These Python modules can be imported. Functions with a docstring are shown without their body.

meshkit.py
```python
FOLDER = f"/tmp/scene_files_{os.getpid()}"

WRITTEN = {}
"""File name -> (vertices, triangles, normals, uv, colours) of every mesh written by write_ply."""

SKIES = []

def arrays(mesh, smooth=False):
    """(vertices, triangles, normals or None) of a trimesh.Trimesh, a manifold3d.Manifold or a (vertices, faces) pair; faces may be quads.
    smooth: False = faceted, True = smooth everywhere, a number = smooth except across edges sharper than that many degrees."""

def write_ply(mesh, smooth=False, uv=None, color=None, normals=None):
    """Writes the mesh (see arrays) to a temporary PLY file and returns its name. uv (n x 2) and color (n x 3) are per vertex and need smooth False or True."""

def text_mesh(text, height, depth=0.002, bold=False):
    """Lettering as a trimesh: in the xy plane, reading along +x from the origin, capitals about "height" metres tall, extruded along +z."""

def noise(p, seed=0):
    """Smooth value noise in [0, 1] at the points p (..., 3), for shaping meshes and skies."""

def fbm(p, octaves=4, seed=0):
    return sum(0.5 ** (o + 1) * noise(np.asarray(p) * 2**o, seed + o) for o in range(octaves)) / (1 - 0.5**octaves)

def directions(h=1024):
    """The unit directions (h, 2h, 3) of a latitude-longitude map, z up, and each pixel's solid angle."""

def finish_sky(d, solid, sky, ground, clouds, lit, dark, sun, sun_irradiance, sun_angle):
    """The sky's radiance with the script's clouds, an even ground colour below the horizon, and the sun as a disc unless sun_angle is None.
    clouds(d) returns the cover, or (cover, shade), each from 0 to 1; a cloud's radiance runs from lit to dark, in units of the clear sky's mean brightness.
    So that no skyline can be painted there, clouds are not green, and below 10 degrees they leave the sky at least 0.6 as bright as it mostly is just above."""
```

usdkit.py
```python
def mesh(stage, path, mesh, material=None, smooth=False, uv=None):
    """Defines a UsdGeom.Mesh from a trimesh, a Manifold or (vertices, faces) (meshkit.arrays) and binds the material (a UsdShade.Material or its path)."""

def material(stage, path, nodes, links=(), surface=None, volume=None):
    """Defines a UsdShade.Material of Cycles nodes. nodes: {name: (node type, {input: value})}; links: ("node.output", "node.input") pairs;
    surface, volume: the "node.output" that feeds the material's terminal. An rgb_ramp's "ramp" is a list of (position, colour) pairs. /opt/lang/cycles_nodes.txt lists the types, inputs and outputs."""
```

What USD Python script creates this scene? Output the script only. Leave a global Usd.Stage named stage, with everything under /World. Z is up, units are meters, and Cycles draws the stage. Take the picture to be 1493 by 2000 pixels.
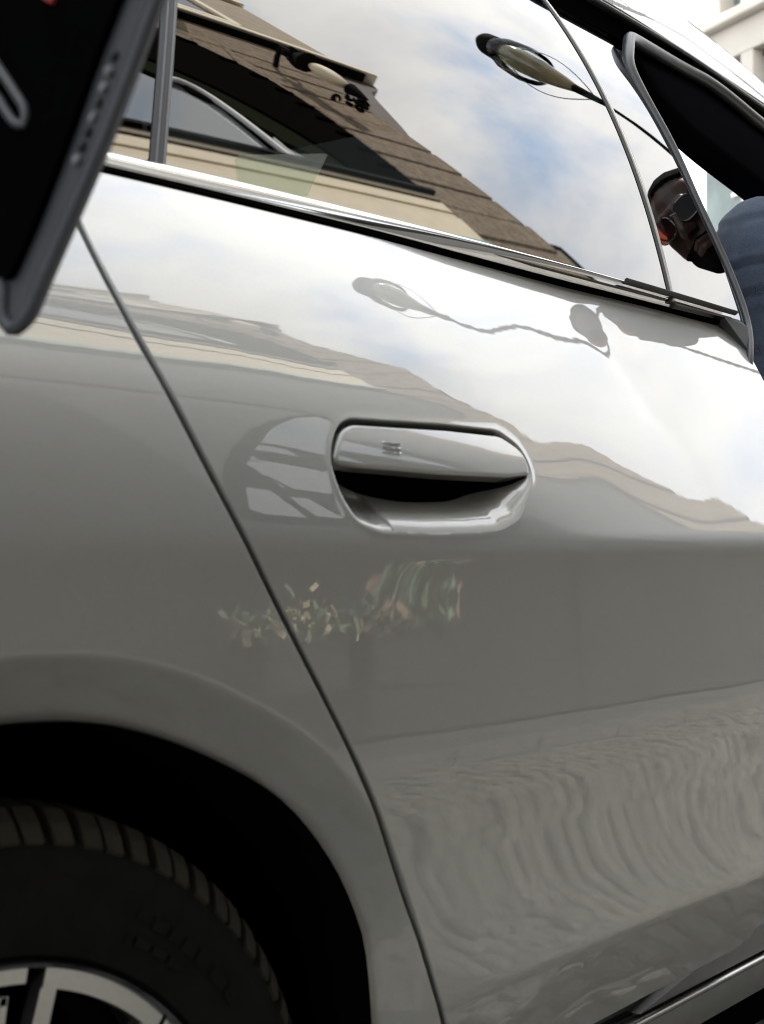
import math, random
import numpy as np, trimesh, manifold3d, usdkit, meshkit, shapely
from shapely.geometry import Polygon, LineString
from scipy.interpolate import PchipInterpolator, RectBivariateSpline, CubicSpline
from scipy.spatial import Delaunay, cKDTree
from pxr import Usd, UsdGeom, UsdLux, UsdShade, Gf, Sdf, Vt

rng = np.random.default_rng(7)
stage = Usd.Stage.CreateInMemory()
UsdGeom.SetStageUpAxis(stage, UsdGeom.Tokens.z)
UsdGeom.SetStageMetersPerUnit(stage, 1.0)
W = UsdGeom.Xform.Define(stage, '/World')
stage.SetDefaultPrim(W.GetPrim())
UsdGeom.Scope.Define(stage, '/World/Looks')

# ---------------------------------------------------------------- camera
CAM = np.array([-.590, -.759, .860])
YAW, PITCH = math.radians(38.83), math.atan(30 / 2900)
fwd = np.array([math.cos(YAW) * math.cos(PITCH), math.sin(YAW) * math.cos(PITCH), math.sin(PITCH)])
rgt = np.array([math.sin(YAW), -math.cos(YAW), 0.0])
upv = np.cross(rgt, fwd)
cam = UsdGeom.Camera.Define(stage, '/World/camera')
cam.AddTransformOp().Set(Gf.Matrix4d(*[float(x) for row in (list(rgt) + [0], list(upv) + [0], list(-fwd) + [0], list(CAM) + [1]) for x in row]))
cam.CreateHorizontalApertureAttr(24.0)
cam.CreateVerticalApertureAttr(24.0 * 1024 / 764)
cam.CreateFocalLengthAttr(24.0 * 2900 / 1493)
cam.CreateClippingRangeAttr(Gf.Vec2f(0.05, 1000))
cam.CreateFStopAttr(9.0)
cam.CreateFocusDistanceAttr(2.1)
EXPOSURE = 1.58
cam.CreateExposureAttr(EXPOSURE)

# ---------------------------------------------------------------- sky and sun
SUN_EL, SUN_ROT = math.radians(42), math.atan2(0.42, 0.91)     # beyond the car, so its near flank is in shade
sd = np.array([math.cos(SUN_EL) * math.sin(SUN_ROT), math.cos(SUN_EL) * math.cos(SUN_ROT), math.sin(SUN_EL)])
sky_mat = usdkit.material(stage, '/World/Looks/sky_with_clouds', {
    'tc': ('texture_coordinate', {}),
    'map': ('mapping', {'scale': (1.0, 1.0, 2.0), 'location': (0.35, 0.9, 0.2)}),
    'n': ('noise_texture', {'scale': 2.3, 'detail': 9, 'roughness': 0.56, 'distortion': 0.25}),
    'r': ('rgb_ramp', {'ramp': [(0.36, (0.7, 0.7, 0.7)), (0.52, (1, 1, 1))]}),
    'n2': ('noise_texture', {'scale': 5.0, 'detail': 7, 'roughness': 0.55}),
    'cc': ('rgb_ramp', {'ramp': [(0.40, (5.6, 6.9, 8.9)), (0.50, (8.6, 8.9, 9.4)), (0.57, (10.1, 9.9, 9.5))]}),
    'sky': ('sky_texture', {'sky_type': 'single_scattering', 'sun_disc': False, 'sun_elevation': SUN_EL, 'sun_rotation': SUN_ROT}),
    'mix': ('mix_color', {'use_clamp': False}),
    'bg': ('background_shader', {'strength': 0.11}),
}, [('tc.generated', 'map.vector'), ('map.vector', 'n.vector'), ('n.fac', 'r.fac'), ('tc.generated', 'n2.vector'), ('n2.fac', 'cc.fac'),
    ('r.color', 'mix.fac'), ('sky.color', 'mix.a'), ('cc.color', 'mix.b'), ('mix.result', 'bg.color')], surface='bg.background')
dome = UsdLux.DomeLight.Define(stage, '/World/sky')
UsdShade.MaterialBindingAPI.Apply(dome.GetPrim()).Bind(sky_mat)
dome.GetPrim().SetCustomDataByKey('kind', 'structure')
sun = UsdLux.DistantLight.Define(stage, '/World/sun')
sun.CreateAngleAttr(0.53); sun.CreateIntensityAttr(0.8); sun.CreateNormalizeAttr(True)
sun.CreateColorAttr(Gf.Vec3f(1.0, 0.94, 0.86))
_x = np.cross([0, 0, 1.0], sd); _x /= np.linalg.norm(_x); _y = np.cross(sd, _x)
sun.AddTransformOp().Set(Gf.Matrix4d(*[float(v) for row in (list(_x) + [0], list(_y) + [0], list(sd) + [0], [0, 0, 0, 1]) for v in row]))

# ---------------------------------------------------------------- materials
def mat(name, nodes, links=(), surface='p.BSDF'):
    return usdkit.material(stage, '/World/Looks/' + name, nodes, links, surface=surface)
def plain(name, col, rough=0.5, metal=0.0, vary=0.0, scale=20.0, bump=0.0, bscale=60.0, **kw):
    """A principled surface whose colour and roughness wander a little, with fine relief."""
    nodes = {'p': ('principled_bsdf', {'base_color': col, 'roughness': rough, 'metallic': metal, **kw})}
    links = []
    if vary or bump:
        nodes['tc'] = ('texture_coordinate', {})
    if vary:
        nodes['n'] = ('noise_texture', {'scale': scale, 'detail': 5, 'roughness': .6})
        a, b = [tuple(min(1, c * (1 - vary)) for c in col), tuple(min(1, c * (1 + vary)) for c in col)]
        nodes['r'] = ('rgb_ramp', {'ramp': [(0.3, a), (0.7, b)]})
        links += [('tc.object', 'n.vector'), ('n.fac', 'r.fac'), ('r.color', 'p.base_color')]
    if bump:
        nodes['bn'] = ('noise_texture', {'scale': bscale, 'detail': 6, 'roughness': .65})
        nodes['b'] = ('bump', {'strength': bump, 'distance': 0.01})
        links += [('tc.object', 'bn.vector'), ('bn.fac', 'b.height'), ('b.normal', 'p.normal')]
    return mat(name, nodes, links)

# warm grey metallic lacquer: fine flake under a clear coat that is very slightly wavy (orange peel)
paint = mat('grey_car_lacquer', {
    'tc': ('texture_coordinate', {}),
    'v': ('voronoi_texture', {'scale': 1800.0}),
    'fl': ('rgb_ramp', {'ramp': [(0.0, (.205, .203, .189)), (1.0, (.25, .248, .230))]}),
    'op': ('noise_texture', {'scale': 60.0, 'detail': 0}),
    'b': ('bump', {'strength': 0.012, 'distance': 0.0012}),
    'p': ('principled_bsdf', {'metallic': 0.35, 'roughness': 0.42, 'coat_weight': 1.0, 'coat_roughness': 0.012, 'coat_ior': 1.57, 'specular_ior_level': 0.3}),
}, [('tc.object', 'v.vector'), ('v.color', 'fl.fac'), ('fl.color', 'p.base_color'), ('tc.object', 'op.vector'), ('op.fac', 'b.height'), ('b.normal', 'p.coat_normal')])
chrome = plain('polished_chrome', (.82, .82, .82), .06, 1.0)
satin = plain('machined_aluminium', (.40, .40, .385), .28, 1.0, vary=.05, scale=200)
gloss_black = plain('gloss_black_trim', (.012, .012, .014), .05, coat_weight=1.0, coat_roughness=.02, ior=1.8)
rubber = plain('black_rubber', (.007, .007, .0075), .55, vary=.2, scale=60)
seal_grey = plain('soft_seal_rubber', (.04, .04, .042), .38, vary=.12, scale=40, bump=.08, bscale=300)
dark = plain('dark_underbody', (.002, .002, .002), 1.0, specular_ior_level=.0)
liner_mat = plain('black_moulded_plastic', (.0008, .0008, .0010), 1.0, specular_ior_level=.02, bump=.05, bscale=500)
flap_grey = plain('grey_flap_rim', (.032, .034, .041), .5, vary=.08, scale=50, bump=.05, bscale=200)
fabric = mat('woven_visor_fabric', {
    'tc': ('texture_coordinate', {}), 'w': ('wave_texture', {'scale': 160.0, 'distortion': 1.0, 'bands_direction': 'z'}),
    'w2': ('wave_texture', {'scale': 160.0, 'distortion': 1.0, 'bands_direction': 'x'}), 'm': ('math', {'math_type': 'multiply'}),
    'r': ('rgb_ramp', {'ramp': [(0, (.02, .021, .02)), (1, (.085, .088, .08))]}), 'p': ('principled_bsdf', {'roughness': .9})},
    [('tc.object', 'w.vector'), ('tc.object', 'w2.vector'), ('w.fac', 'm.value1'), ('w2.fac', 'm.value2'), ('m.value', 'r.fac'), ('r.color', 'p.base_color')])
headliner = plain('charcoal_lining', (.004, .004, .005), .95, specular_ior_level=.0, bump=.1, bscale=400)
def glassy(name, tint, ior, gl=(1, 1, 1)):
    return mat(name, {'f': ('fresnel', {'IOR': ior}), 't': ('transparent_bsdf', {'color': tint}), 'g': ('glossy_bsdf', {'color': gl, 'roughness': 0.0}),
                      'm': ('mix_closure', {})}, [('f.fac', 'm.fac'), ('t.BSDF', 'm.closure1'), ('g.BSDF', 'm.closure2')], surface='m.closure')
privacy = glassy('tinted_side_glass', (.003, .004, .004), 2.05)
window_glass = glassy('building_window_glass', (.05, .06, .06), 7.0, (.93, .97, 1.0))
tyre_mat = plain('tyre_rubber', (.006, .006, .0055), .9, specular_ior_level=.12, vary=.3, scale=35, bump=.25, bscale=120)
tread_mat = plain('dusty_tread_rubber', (.016, .0135, .005), .85, vary=.5, scale=60, bump=.4, bscale=250)

def stone(name, c0, c1, scale=9.0):
    return mat(name, {
        'tc': ('texture_coordinate', {}), 'oi': ('geometry', {}), 'mp': ('mapping', {'scale': (5.0, 5.0, 16.0)}),
        'n': ('noise_texture', {'scale': 3.2, 'detail': 8, 'roughness': .7, 'distortion': .6}),
        'n2': ('noise_texture', {'scale': scale, 'detail': 6, 'roughness': .6}),
        'mx': ('mix_float', {'fac': .5}), 'r': ('rgb_ramp', {'ramp': [(.32, c0), (.6, c1)]}),
        'hue': ('hsv', {}), 'vr': ('map_range', {'from_min': 0.0, 'from_max': 1.0, 'to_min': .86, 'to_max': 1.12}),
        'b': ('bump', {'strength': 1.0, 'distance': .12}),
        'p': ('principled_bsdf', {'roughness': .9})},
        [('tc.object', 'mp.vector'), ('mp.vector', 'n.vector'), ('tc.object', 'n2.vector'), ('n.fac', 'mx.a'), ('n2.fac', 'mx.b'), ('mx.result', 'r.fac'),
         ('r.color', 'hue.color'), ('oi.random_per_island', 'vr.value'), ('vr.result', 'hue.value'), ('hue.color', 'p.base_color'), ('n.fac', 'b.height'), ('b.normal', 'p.normal')])
brown_stone = stone('rough_brown_stone', (.20, .135, .08), (.72, .56, .385))
dark_wall = plain('dark_shopfront_panel', (.028, .028, .025), .6, vary=.3, scale=3, bump=.1, bscale=20)
dark_metal = plain('dark_bronze_metal', (.005, .0045, .0035), .85, vary=.3, scale=12, specular_ior_level=.12)
cream = plain('cream_painted_moulding', (.78, .67, .47), .6, vary=.07, scale=4, bump=.06, bscale=30)
olive = plain('olive_brown_moulding', (.17, .125, .06), .55, vary=.15, scale=6)
tan_stone = plain('tan_render', (.36, .29, .20), .8, vary=.12, scale=3, bump=.15, bscale=30)
dark_wood = plain('dark_brown_eave_wood', (.06, .038, .022), .6, vary=.5, scale=3, bump=.2, bscale=12)
teal = plain('pale_teal_strip', (.26, .46, .38), .4)
white_paint = plain('white_frame_paint', (.88, .86, .82), .45, vary=.05, scale=6)
pale = plain('pale_render', (.50, .455, .39), .8, vary=.05, scale=.6, bump=.08, bscale=8)
steel = plain('galvanised_grey_steel', (.16, .16, .15), .45, .6, vary=.2, scale=15)
lamp_glass = plain('amber_lamp_glass', (.30, .255, .15), .12, vary=.35, scale=5, coat_weight=1.0)
lamp_clear = glassy('clear_lamp_glass', (.88, .92, .9), 1.35)
asphalt = plain('worn_asphalt', (.055, .054, .05), .85, vary=.3, scale=3, bump=.3, bscale=120)
slab = plain('smooth_paving', (.085, .083, .075), .75, vary=.22, scale=2.2, bump=.15, bscale=60)
cobble = stone('granite_cobble', (.13, .127, .11), (.50, .485, .435), 14.0)
kerb_mat = plain('granite_kerb', (.12, .115, .105), .8, vary=.2, scale=14, bump=.2, bscale=90)
denim = mat('blue_denim', {
    'tc': ('texture_coordinate', {}), 'w': ('wave_texture', {'scale': 520.0, 'distortion': 2.0, 'detail': 3, 'bands_direction': 'diagonal'}),
    'n': ('noise_texture', {'scale': 14.0, 'detail': 6, 'roughness': .6}), 'n2': ('noise_texture', {'scale': 420.0, 'detail': 2}),
    'mx': ('mix_float', {'fac': .35}), 'm2': ('mix_float', {'fac': .35}),
    'r': ('rgb_ramp', {'ramp': [(.25, (.026, .039, .064)), (.75, (.115, .145, .20))]}),
    'b': ('bump', {'strength': .45, 'distance': .002}), 'p': ('principled_bsdf', {'roughness': .95, 'sheen_weight': .25, 'specular_ior_level': .2})},
    [('tc.object', 'w.vector'), ('tc.object', 'n.vector'), ('tc.object', 'n2.vector'), ('n.fac', 'mx.a'), ('w.fac', 'mx.b'), ('mx.result', 'm2.a'), ('n2.fac', 'm2.b'),
     ('m2.result', 'r.fac'), ('r.color', 'p.base_color'), ('m2.result', 'b.height'), ('b.normal', 'p.normal')])
trouser_mat = plain('dark_trouser_cloth', (.02, .02, .024), .95, vary=.2, scale=40, bump=.2, bscale=300)
skin = mat('brown_skin', {'tc': ('texture_coordinate', {}), 'n': ('noise_texture', {'scale': 30.0, 'detail': 5}),
    'r': ('rgb_ramp', {'ramp': [(.3, (.042, .021, .013)), (.7, (.075, .039, .025))]}), 'bn': ('noise_texture', {'scale': 500.0}), 'b': ('bump', {'strength': .12, 'distance': .001}),
    'p': ('principled_bsdf', {'roughness': .42, 'subsurface_weight': .06, 'subsurface_scale': .01})},
    [('tc.object', 'n.vector'), ('n.fac', 'r.fac'), ('r.color', 'p.base_color'), ('tc.object', 'bn.vector'), ('bn.fac', 'b.height'), ('b.normal', 'p.normal')])
hair_mat = plain('black_cropped_hair', (.006, .005, .0045), .95, vary=.3, scale=200, bump=.3, bscale=600, specular_ior_level=.1)
lens_mat = mat('dark_lens', {'p': ('diffuse_bsdf', {'color': (.004, .004, .004)}), 'g': ('glossy_bsdf', {'color': (.012, .012, .012), 'roughness': .05}), 'a': ('add_closure', {})}, [('p.BSDF', 'a.closure1'), ('g.BSDF', 'a.closure2')], surface='a.closure')
office_glass = plain('pale_green_office_glass', (.13, .17, .155), .12, vary=.35, scale=.7)
amber_lens = glassy('amber_lens', (.55, .22, .12), 1.5)
leaf = plain('planter_foliage', (.20, .27, .17), .6, vary=.5, scale=30)
petal_a = plain('orange_petals', (.42, .27, .18), .6, vary=.2, scale=20)
petal_b = plain('cream_petals', (.85, .72, .48), .6, vary=.2, scale=20)
terracotta = plain('grey_planter', (.035, .034, .03), .7, vary=.2, scale=10)
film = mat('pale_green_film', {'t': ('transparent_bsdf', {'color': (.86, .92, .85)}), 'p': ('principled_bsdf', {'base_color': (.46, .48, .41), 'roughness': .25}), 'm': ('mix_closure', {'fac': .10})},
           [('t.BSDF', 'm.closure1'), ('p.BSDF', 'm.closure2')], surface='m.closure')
matte_black = mat('matte_black_reveal', {'p': ('diffuse_bsdf', {'color': (.006, .0055, .0045)})}, [], surface='p.BSDF')
matte_green = mat('matte_green_tree_reflection', {'p': ('diffuse_bsdf', {'color': (.018, .021, .013)})}, [], surface='p.BSDF')
stud_grey = plain('glint_stud_grey', (.16, .16, .165), .5)

# ---------------------------------------------------------------- helpers
def numbered(parent, name):
    p, k = f'{parent}/{name}', 0
    while stage.GetPrimAtPath(p):
        k += 1; p = f'{parent}/{name}_{k:03d}'
    return p
def ppath(parent):
    return '/World' if parent is None else str(parent.GetPath())
def tag(o, label=None, category=None, group=None, kind=None):
    for k, v in (('label', label), ('category', category), ('group', group), ('kind', kind)):
        if v: o.SetCustomDataByKey(k, v)
    return o
def thing(name, label, category, loc=(0, 0, 0), rotz=0, group=None):
    x = UsdGeom.Xform.Define(stage, numbered('/World', name))
    x.AddTranslateOp().Set(Gf.Vec3d(*map(float, loc)))
    if rotz: x.AddRotateZOp().Set(float(rotz))
    return tag(x.GetPrim(), label, category, group)
def obj(name, m, material, parent=None, smooth=False):
    return usdkit.mesh(stage, numbered(ppath(parent), name), m, material, smooth=smooth).GetPrim()
def obj_n(name, v, f, n, material, parent=None):
    """A mesh with the given vertex normals."""
    o = UsdGeom.Mesh.Define(stage, numbered(ppath(parent), name))
    o.CreatePointsAttr(Vt.Vec3fArray.FromNumpy(np.asarray(v, np.float32)))
    o.CreateFaceVertexCountsAttr(Vt.IntArray.FromNumpy(np.full(len(f), 3, np.int32)))
    o.CreateFaceVertexIndicesAttr(Vt.IntArray.FromNumpy(np.asarray(f, np.int32).ravel()))
    o.CreateSubdivisionSchemeAttr('none')
    o.CreateNormalsAttr(Vt.Vec3fArray.FromNumpy(np.asarray(n, np.float32))); o.SetNormalsInterpolation('vertex')
    UsdShade.MaterialBindingAPI.Apply(o.GetPrim()).Bind(material)
    return o.GetPrim()
def cat(ms):
    return trimesh.util.concatenate(list(ms))
def boxm(lo, hi, ch=0.0):
    """A box, its edges cut back by ch."""
    lo, hi = np.minimum(lo, hi).astype(float), np.maximum(lo, hi).astype(float)
    if not ch:
        b = trimesh.creation.box(hi - lo); b.apply_translation((lo + hi) / 2); return b
    c = []
    for k in range(3):
        a, b = lo + ch, hi - ch
        a[k], b[k] = lo[k], hi[k]
        c += [[(a, b)[i][0], (a, b)[j][1], (a, b)[l][2]] for i in (0, 1) for j in (0, 1) for l in (0, 1)]
    return trimesh.convex.convex_hull(np.array(c))
def prism(poly2, o, e1, e2, depth_vec):
    """2-D outline in the plane (o, e1, e2), pushed along depth_vec."""
    p = Polygon(poly2)
    if not p.is_valid: p = p.buffer(0)
    m = trimesh.creation.extrude_polygon(p, 1.0, engine='earcut')
    v = m.vertices
    m.vertices = np.asarray(o) + v[:, :1] * np.asarray(e1) + v[:, 1:2] * np.asarray(e2) + v[:, 2:] * np.asarray(depth_vec)
    if m.volume < 0: m.invert()
    return m
def tube(points, radii, sides=10, closed_ends=True):
    p = np.asarray(points, float); r = np.broadcast_to(radii, (len(p),)).astype(float)
    t = np.gradient(p, axis=0); t /= np.linalg.norm(t, axis=1, keepdims=True) + 1e-12
    a = np.zeros_like(p); ref = np.array([0, 0, 1.0]) if abs(t[0, 2]) < .9 else np.array([1.0, 0, 0])
    for i in range(len(p)):
        x = ref - t[i] * (ref @ t[i]); x /= np.linalg.norm(x) + 1e-12; a[i] = x; ref = x
    b = np.cross(t, a); an = np.arange(sides) * 2 * np.pi / sides
    v = p[:, None] + r[:, None, None] * (np.cos(an)[None, :, None] * a[:, None] + np.sin(an)[None, :, None] * b[:, None])
    f = []
    for i in range(len(p) - 1):
        for j in range(sides):
            k = (j + 1) % sides
            f += [[i * sides + j, i * sides + k, (i + 1) * sides + k], [i * sides + j, (i + 1) * sides + k, (i + 1) * sides + j]]
    v = v.reshape(-1, 3); n = len(v)
    v = np.vstack([v, p[:1], p[-1:]])
    for j in range(sides):
        k = (j + 1) % sides
        f += [[n, k, j], [n + 1, (len(p) - 1) * sides + j, (len(p) - 1) * sides + k]]
    m = trimesh.Trimesh(v, f, process=False)
    if m.volume < 0: m.invert()
    return m
def dense(pts, step, closed=False, smooth=True):
    """A curve through the points, resampled evenly."""
    p = np.asarray(pts, float)
    if closed: p = np.vstack([p, p[:1]])
    s = np.concatenate([[0], np.cumsum(np.linalg.norm(np.diff(p, axis=0), axis=1))])
    n = max(3, int(round(s[-1] / step)) + 1); q = np.linspace(0, s[-1], n)
    if smooth:
        c = CubicSpline(s, p, bc_type='periodic' if closed else 'natural')(q) if closed else PchipInterpolator(s, p)(q)
    else:
        c = np.stack([np.interp(q, s, p[:, k]) for k in range(p.shape[1])], 1)
    return c[:-1] if closed else c
def lathe(profile, n=64, axis_y=True, a0=0.0, a1=2 * np.pi):
    """profile: (radius, y) pairs turned about the y axis."""
    pr = np.asarray(profile, float); full = abs(a1 - a0 - 2 * np.pi) < 1e-6
    an = np.linspace(a0, a1, n, endpoint=not full)
    v = np.stack([pr[None, :, 0] * np.cos(an)[:, None], np.broadcast_to(pr[None, :, 1], (n, len(pr))), pr[None, :, 0] * np.sin(an)[:, None]], -1)
    i, j = np.meshgrid(np.arange(n if full else n - 1), np.arange(len(pr) - 1), indexing='ij')
    k, i2 = len(pr), (i + 1) % n
    q = np.stack([i * k + j, i * k + j + 1, i2 * k + j + 1, i2 * k + j], -1).reshape(-1, 4)
    return trimesh.Trimesh(v.reshape(-1, 3), np.vstack([q[:, [0, 1, 2]], q[:, [0, 2, 3]]]), process=False)

def surf_normal(X, Z, f, h=2e-4):
    gx = (f(X + h, Z) - f(X - h, Z)) / (2 * h); gz = (f(X, Z + h) - f(X, Z - h)) / (2 * h)
    n = np.stack([gx, -np.ones_like(gx), gz], -1)
    return n / np.linalg.norm(n, axis=-1, keepdims=True)
def panel(loop, f, step=(.009, .0045), r=.0025, drop=.014, bstep=.004, fine=None, round_edges=True):
    """A pressed skin over the outline loop (X, Z) on the surface y = f(X, Z), its edges rolled inwards.
    fine: (outline polygon, step) of a region to mesh more finely."""
    loop = np.asarray(loop, float)
    P = Polygon(loop)
    if not P.is_valid: P = P.buffer(0)
    if P.exterior.is_ccw is False: P = Polygon(list(P.exterior.coords)[::-1])
    I = P.buffer(-r, join_style='round') if round_edges else P
    if I.geom_type != 'Polygon': I = max(I.geoms, key=lambda q: q.area)
    ring = dense(np.array(I.exterior.coords)[:-1], bstep, closed=False, smooth=False) if False else None
    c = np.array(I.exterior.coords)
    s = np.concatenate([[0], np.cumsum(np.linalg.norm(np.diff(c, axis=0), axis=1))])
    q = np.linspace(0, s[-1], int(s[-1] / bstep) + 1)[:-1]
    ring = np.stack([np.interp(q, s, c[:, k]) for k in (0, 1)], 1)
    if not Polygon(ring).exterior.is_ccw: ring = ring[::-1]
    x0, z0, x1, z1 = I.bounds
    gx, gz = np.meshgrid(np.arange(x0, x1, step[0]), np.arange(z0, z1, step[1])); gx = gx + (np.arange(len(gx)) % 2)[:, None] * step[0] / 2
    inner = I.buffer(-bstep * .6)
    pts = np.c_[gx.ravel(), gz.ravel()]
    keep = shapely.contains_xy(inner, pts[:, 0], pts[:, 1])
    if fine is not None:
        keep &= ~shapely.contains_xy(fine[0], pts[:, 0], pts[:, 1])
    pts = pts[keep]
    if fine is not None:
        a0, b0, a1, b1 = fine[0].bounds
        hx, hz = np.meshgrid(np.arange(a0, a1, fine[1]), np.arange(b0, b1, fine[1])); hx = hx + (np.arange(len(hx)) % 2)[:, None] * fine[1] / 2
        fp = np.c_[hx.ravel(), hz.ravel()]
        fp = fp[shapely.contains_xy(fine[0].intersection(inner), fp[:, 0], fp[:, 1])]
        pts = np.vstack([pts, fp])
    nb = len(ring)
    allp = np.vstack([ring, pts])
    jit = np.zeros_like(allp); jit[nb:] = np.random.default_rng(1).normal(0, 1e-6, (len(pts), 2))
    tri = Delaunay(allp + jit).simplices
    cen = allp[tri].mean(1)
    tri = tri[shapely.contains_xy(I.buffer(1e-5), cen[:, 0], cen[:, 1])]
    e1, e2 = allp[tri[:, 1]] - allp[tri[:, 0]], allp[tri[:, 2]] - allp[tri[:, 0]]
    cr = e1[:, 0] * e2[:, 1] - e1[:, 1] * e2[:, 0]
    tri = np.where((cr > 0)[:, None], tri, tri[:, [0, 2, 1]])[np.abs(cr) > 1e-10]
    V = np.c_[allp[:, 0], f(allp[:, 0], allp[:, 1]), allp[:, 1]]
    N = surf_normal(allp[:, 0], allp[:, 1], f)
    tt = np.roll(ring, -1, 0) - np.roll(ring, 1, 0); tt /= np.linalg.norm(tt, axis=1, keepdims=True) + 1e-12
    out = np.c_[tt[:, 1], np.zeros(nb), -tt[:, 0]]          # outward in the XZ plane
    vs, ns, fs = [V], [N], [tri]
    prev = np.arange(nb); base = len(V)
    nb0 = N[:nb]
    o2 = out - (out * nb0).sum(1, keepdims=True) * nb0; o2 /= np.linalg.norm(o2, axis=1, keepdims=True)
    steps = [(r * math.sin(a), r * (1 - math.cos(a)), a) for a in np.linspace(0, math.pi / 2, 5)[1:]] if round_edges else []
    if drop: steps.append(((r if round_edges else 0.0), (r if round_edges else 0.0) + drop, math.pi / 2))
    for e, d, a in steps:
        vv = V[:nb] + o2 * e - nb0 * d
        vs.append(vv); ns.append(nb0 * math.cos(a) + o2 * math.sin(a))
        cur = base + np.arange(nb); base += nb
        p1, c1 = np.roll(prev, -1), np.roll(cur, -1)
        fs += [np.c_[prev, cur, c1], np.c_[prev, c1, p1]]
        prev = cur
    v, n, ff = np.vstack(vs), np.vstack(ns), np.vstack(fs)
    # make the winding agree with the normals
    fn = np.cross(v[ff[:, 1]] - v[ff[:, 0]], v[ff[:, 2]] - v[ff[:, 0]])
    flip = (fn * n[ff].mean(1)).sum(1) < 0
    ff[flip] = ff[flip][:, [0, 2, 1]]
    return v, ff, n
def ruled(A, B, bulge=0.0, n=6, shape=1.0, nrm=(0, -1, .35), a0=0.0, a1=1.0, back=.012):
    """A moulding between the curves A and B (same number of points), rounded outwards, closed at the back."""
    A, B, nr = np.asarray(A, float), np.asarray(B, float), np.asarray(nrm, float); nr = nr / np.linalg.norm(nr)
    t = np.linspace(0, 1, n)
    h = bulge * np.sin(np.pi * t) ** shape
    rows = [A + (B - A) * (a0 + (a1 - a0) * x) + nr * y for x, y in zip(t, h)]
    rows = [rows[0] - nr * back] + rows + [rows[-1] - nr * back]
    m, k = len(rows), len(A)
    v = np.array(rows).reshape(-1, 3); f = []
    for i in range(m):
        i2 = (i + 1) % m
        for j in range(k - 1):
            f += [[i * k + j, i * k + j + 1, i2 * k + j + 1], [i * k + j, i2 * k + j + 1, i2 * k + j]]
    for j in (0, k - 1):
        f += [[0 * k + j, (i + 1) * k + j, i * k + j] if j == 0 else [0 * k + j, i * k + j, (i + 1) * k + j] for i in range(1, m - 1)]
    me = trimesh.Trimesh(v, f, process=False); me.fix_normals()
    return me

# ---------------------------------------------------------------- the car: shape of its near side (metres)
ST=np.array([-.05,.25,.5,.75,1.0])
KZ=np.array([.25,.36,.44,.462,.50,.56,.62,.70,.795,.829,.838,.858,.888,.918,.943,.963,.983,1.003,1.028,1.098,1.258])
KT=np.array([
 [-3,-3,-2,-1,0,0,-1,0.6,0.8,1,1.5,5.9,10,14.3,18.7,24.8,30.4,30.6,36,43,58],
 [-4,-4,-2,0,1,0,-2,0.8,0.8,0.8,1.6,8,12.5,16.4,20.5,26.3,30.4,31.3,34.5,40,56],
 [-8,-9,-6,3,3,1,-2.5,1.4,0.2,-2.5,2,11,18.4,25.1,26.4,26.9,29.5,29.8,33.5,38.5,54],
 [-12,-14,-13,4.5,3.8,1.2,-2,1.6,-0.2,-5,4,27.3,28,28.2,28.4,28.7,30.4,32.4,33.5,37.5,51],
 [-12,-14,-14,6,5,1.8,-2,2,-0.3,-6,6,31.8,32,32.2,32.4,32.7,32.9,33.1,33.3,36.5,47]],float)
_ZG=np.linspace(.25,1.258,1009)
_XS=np.linspace(-.7,1.5,45)
_rows=[]
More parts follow.
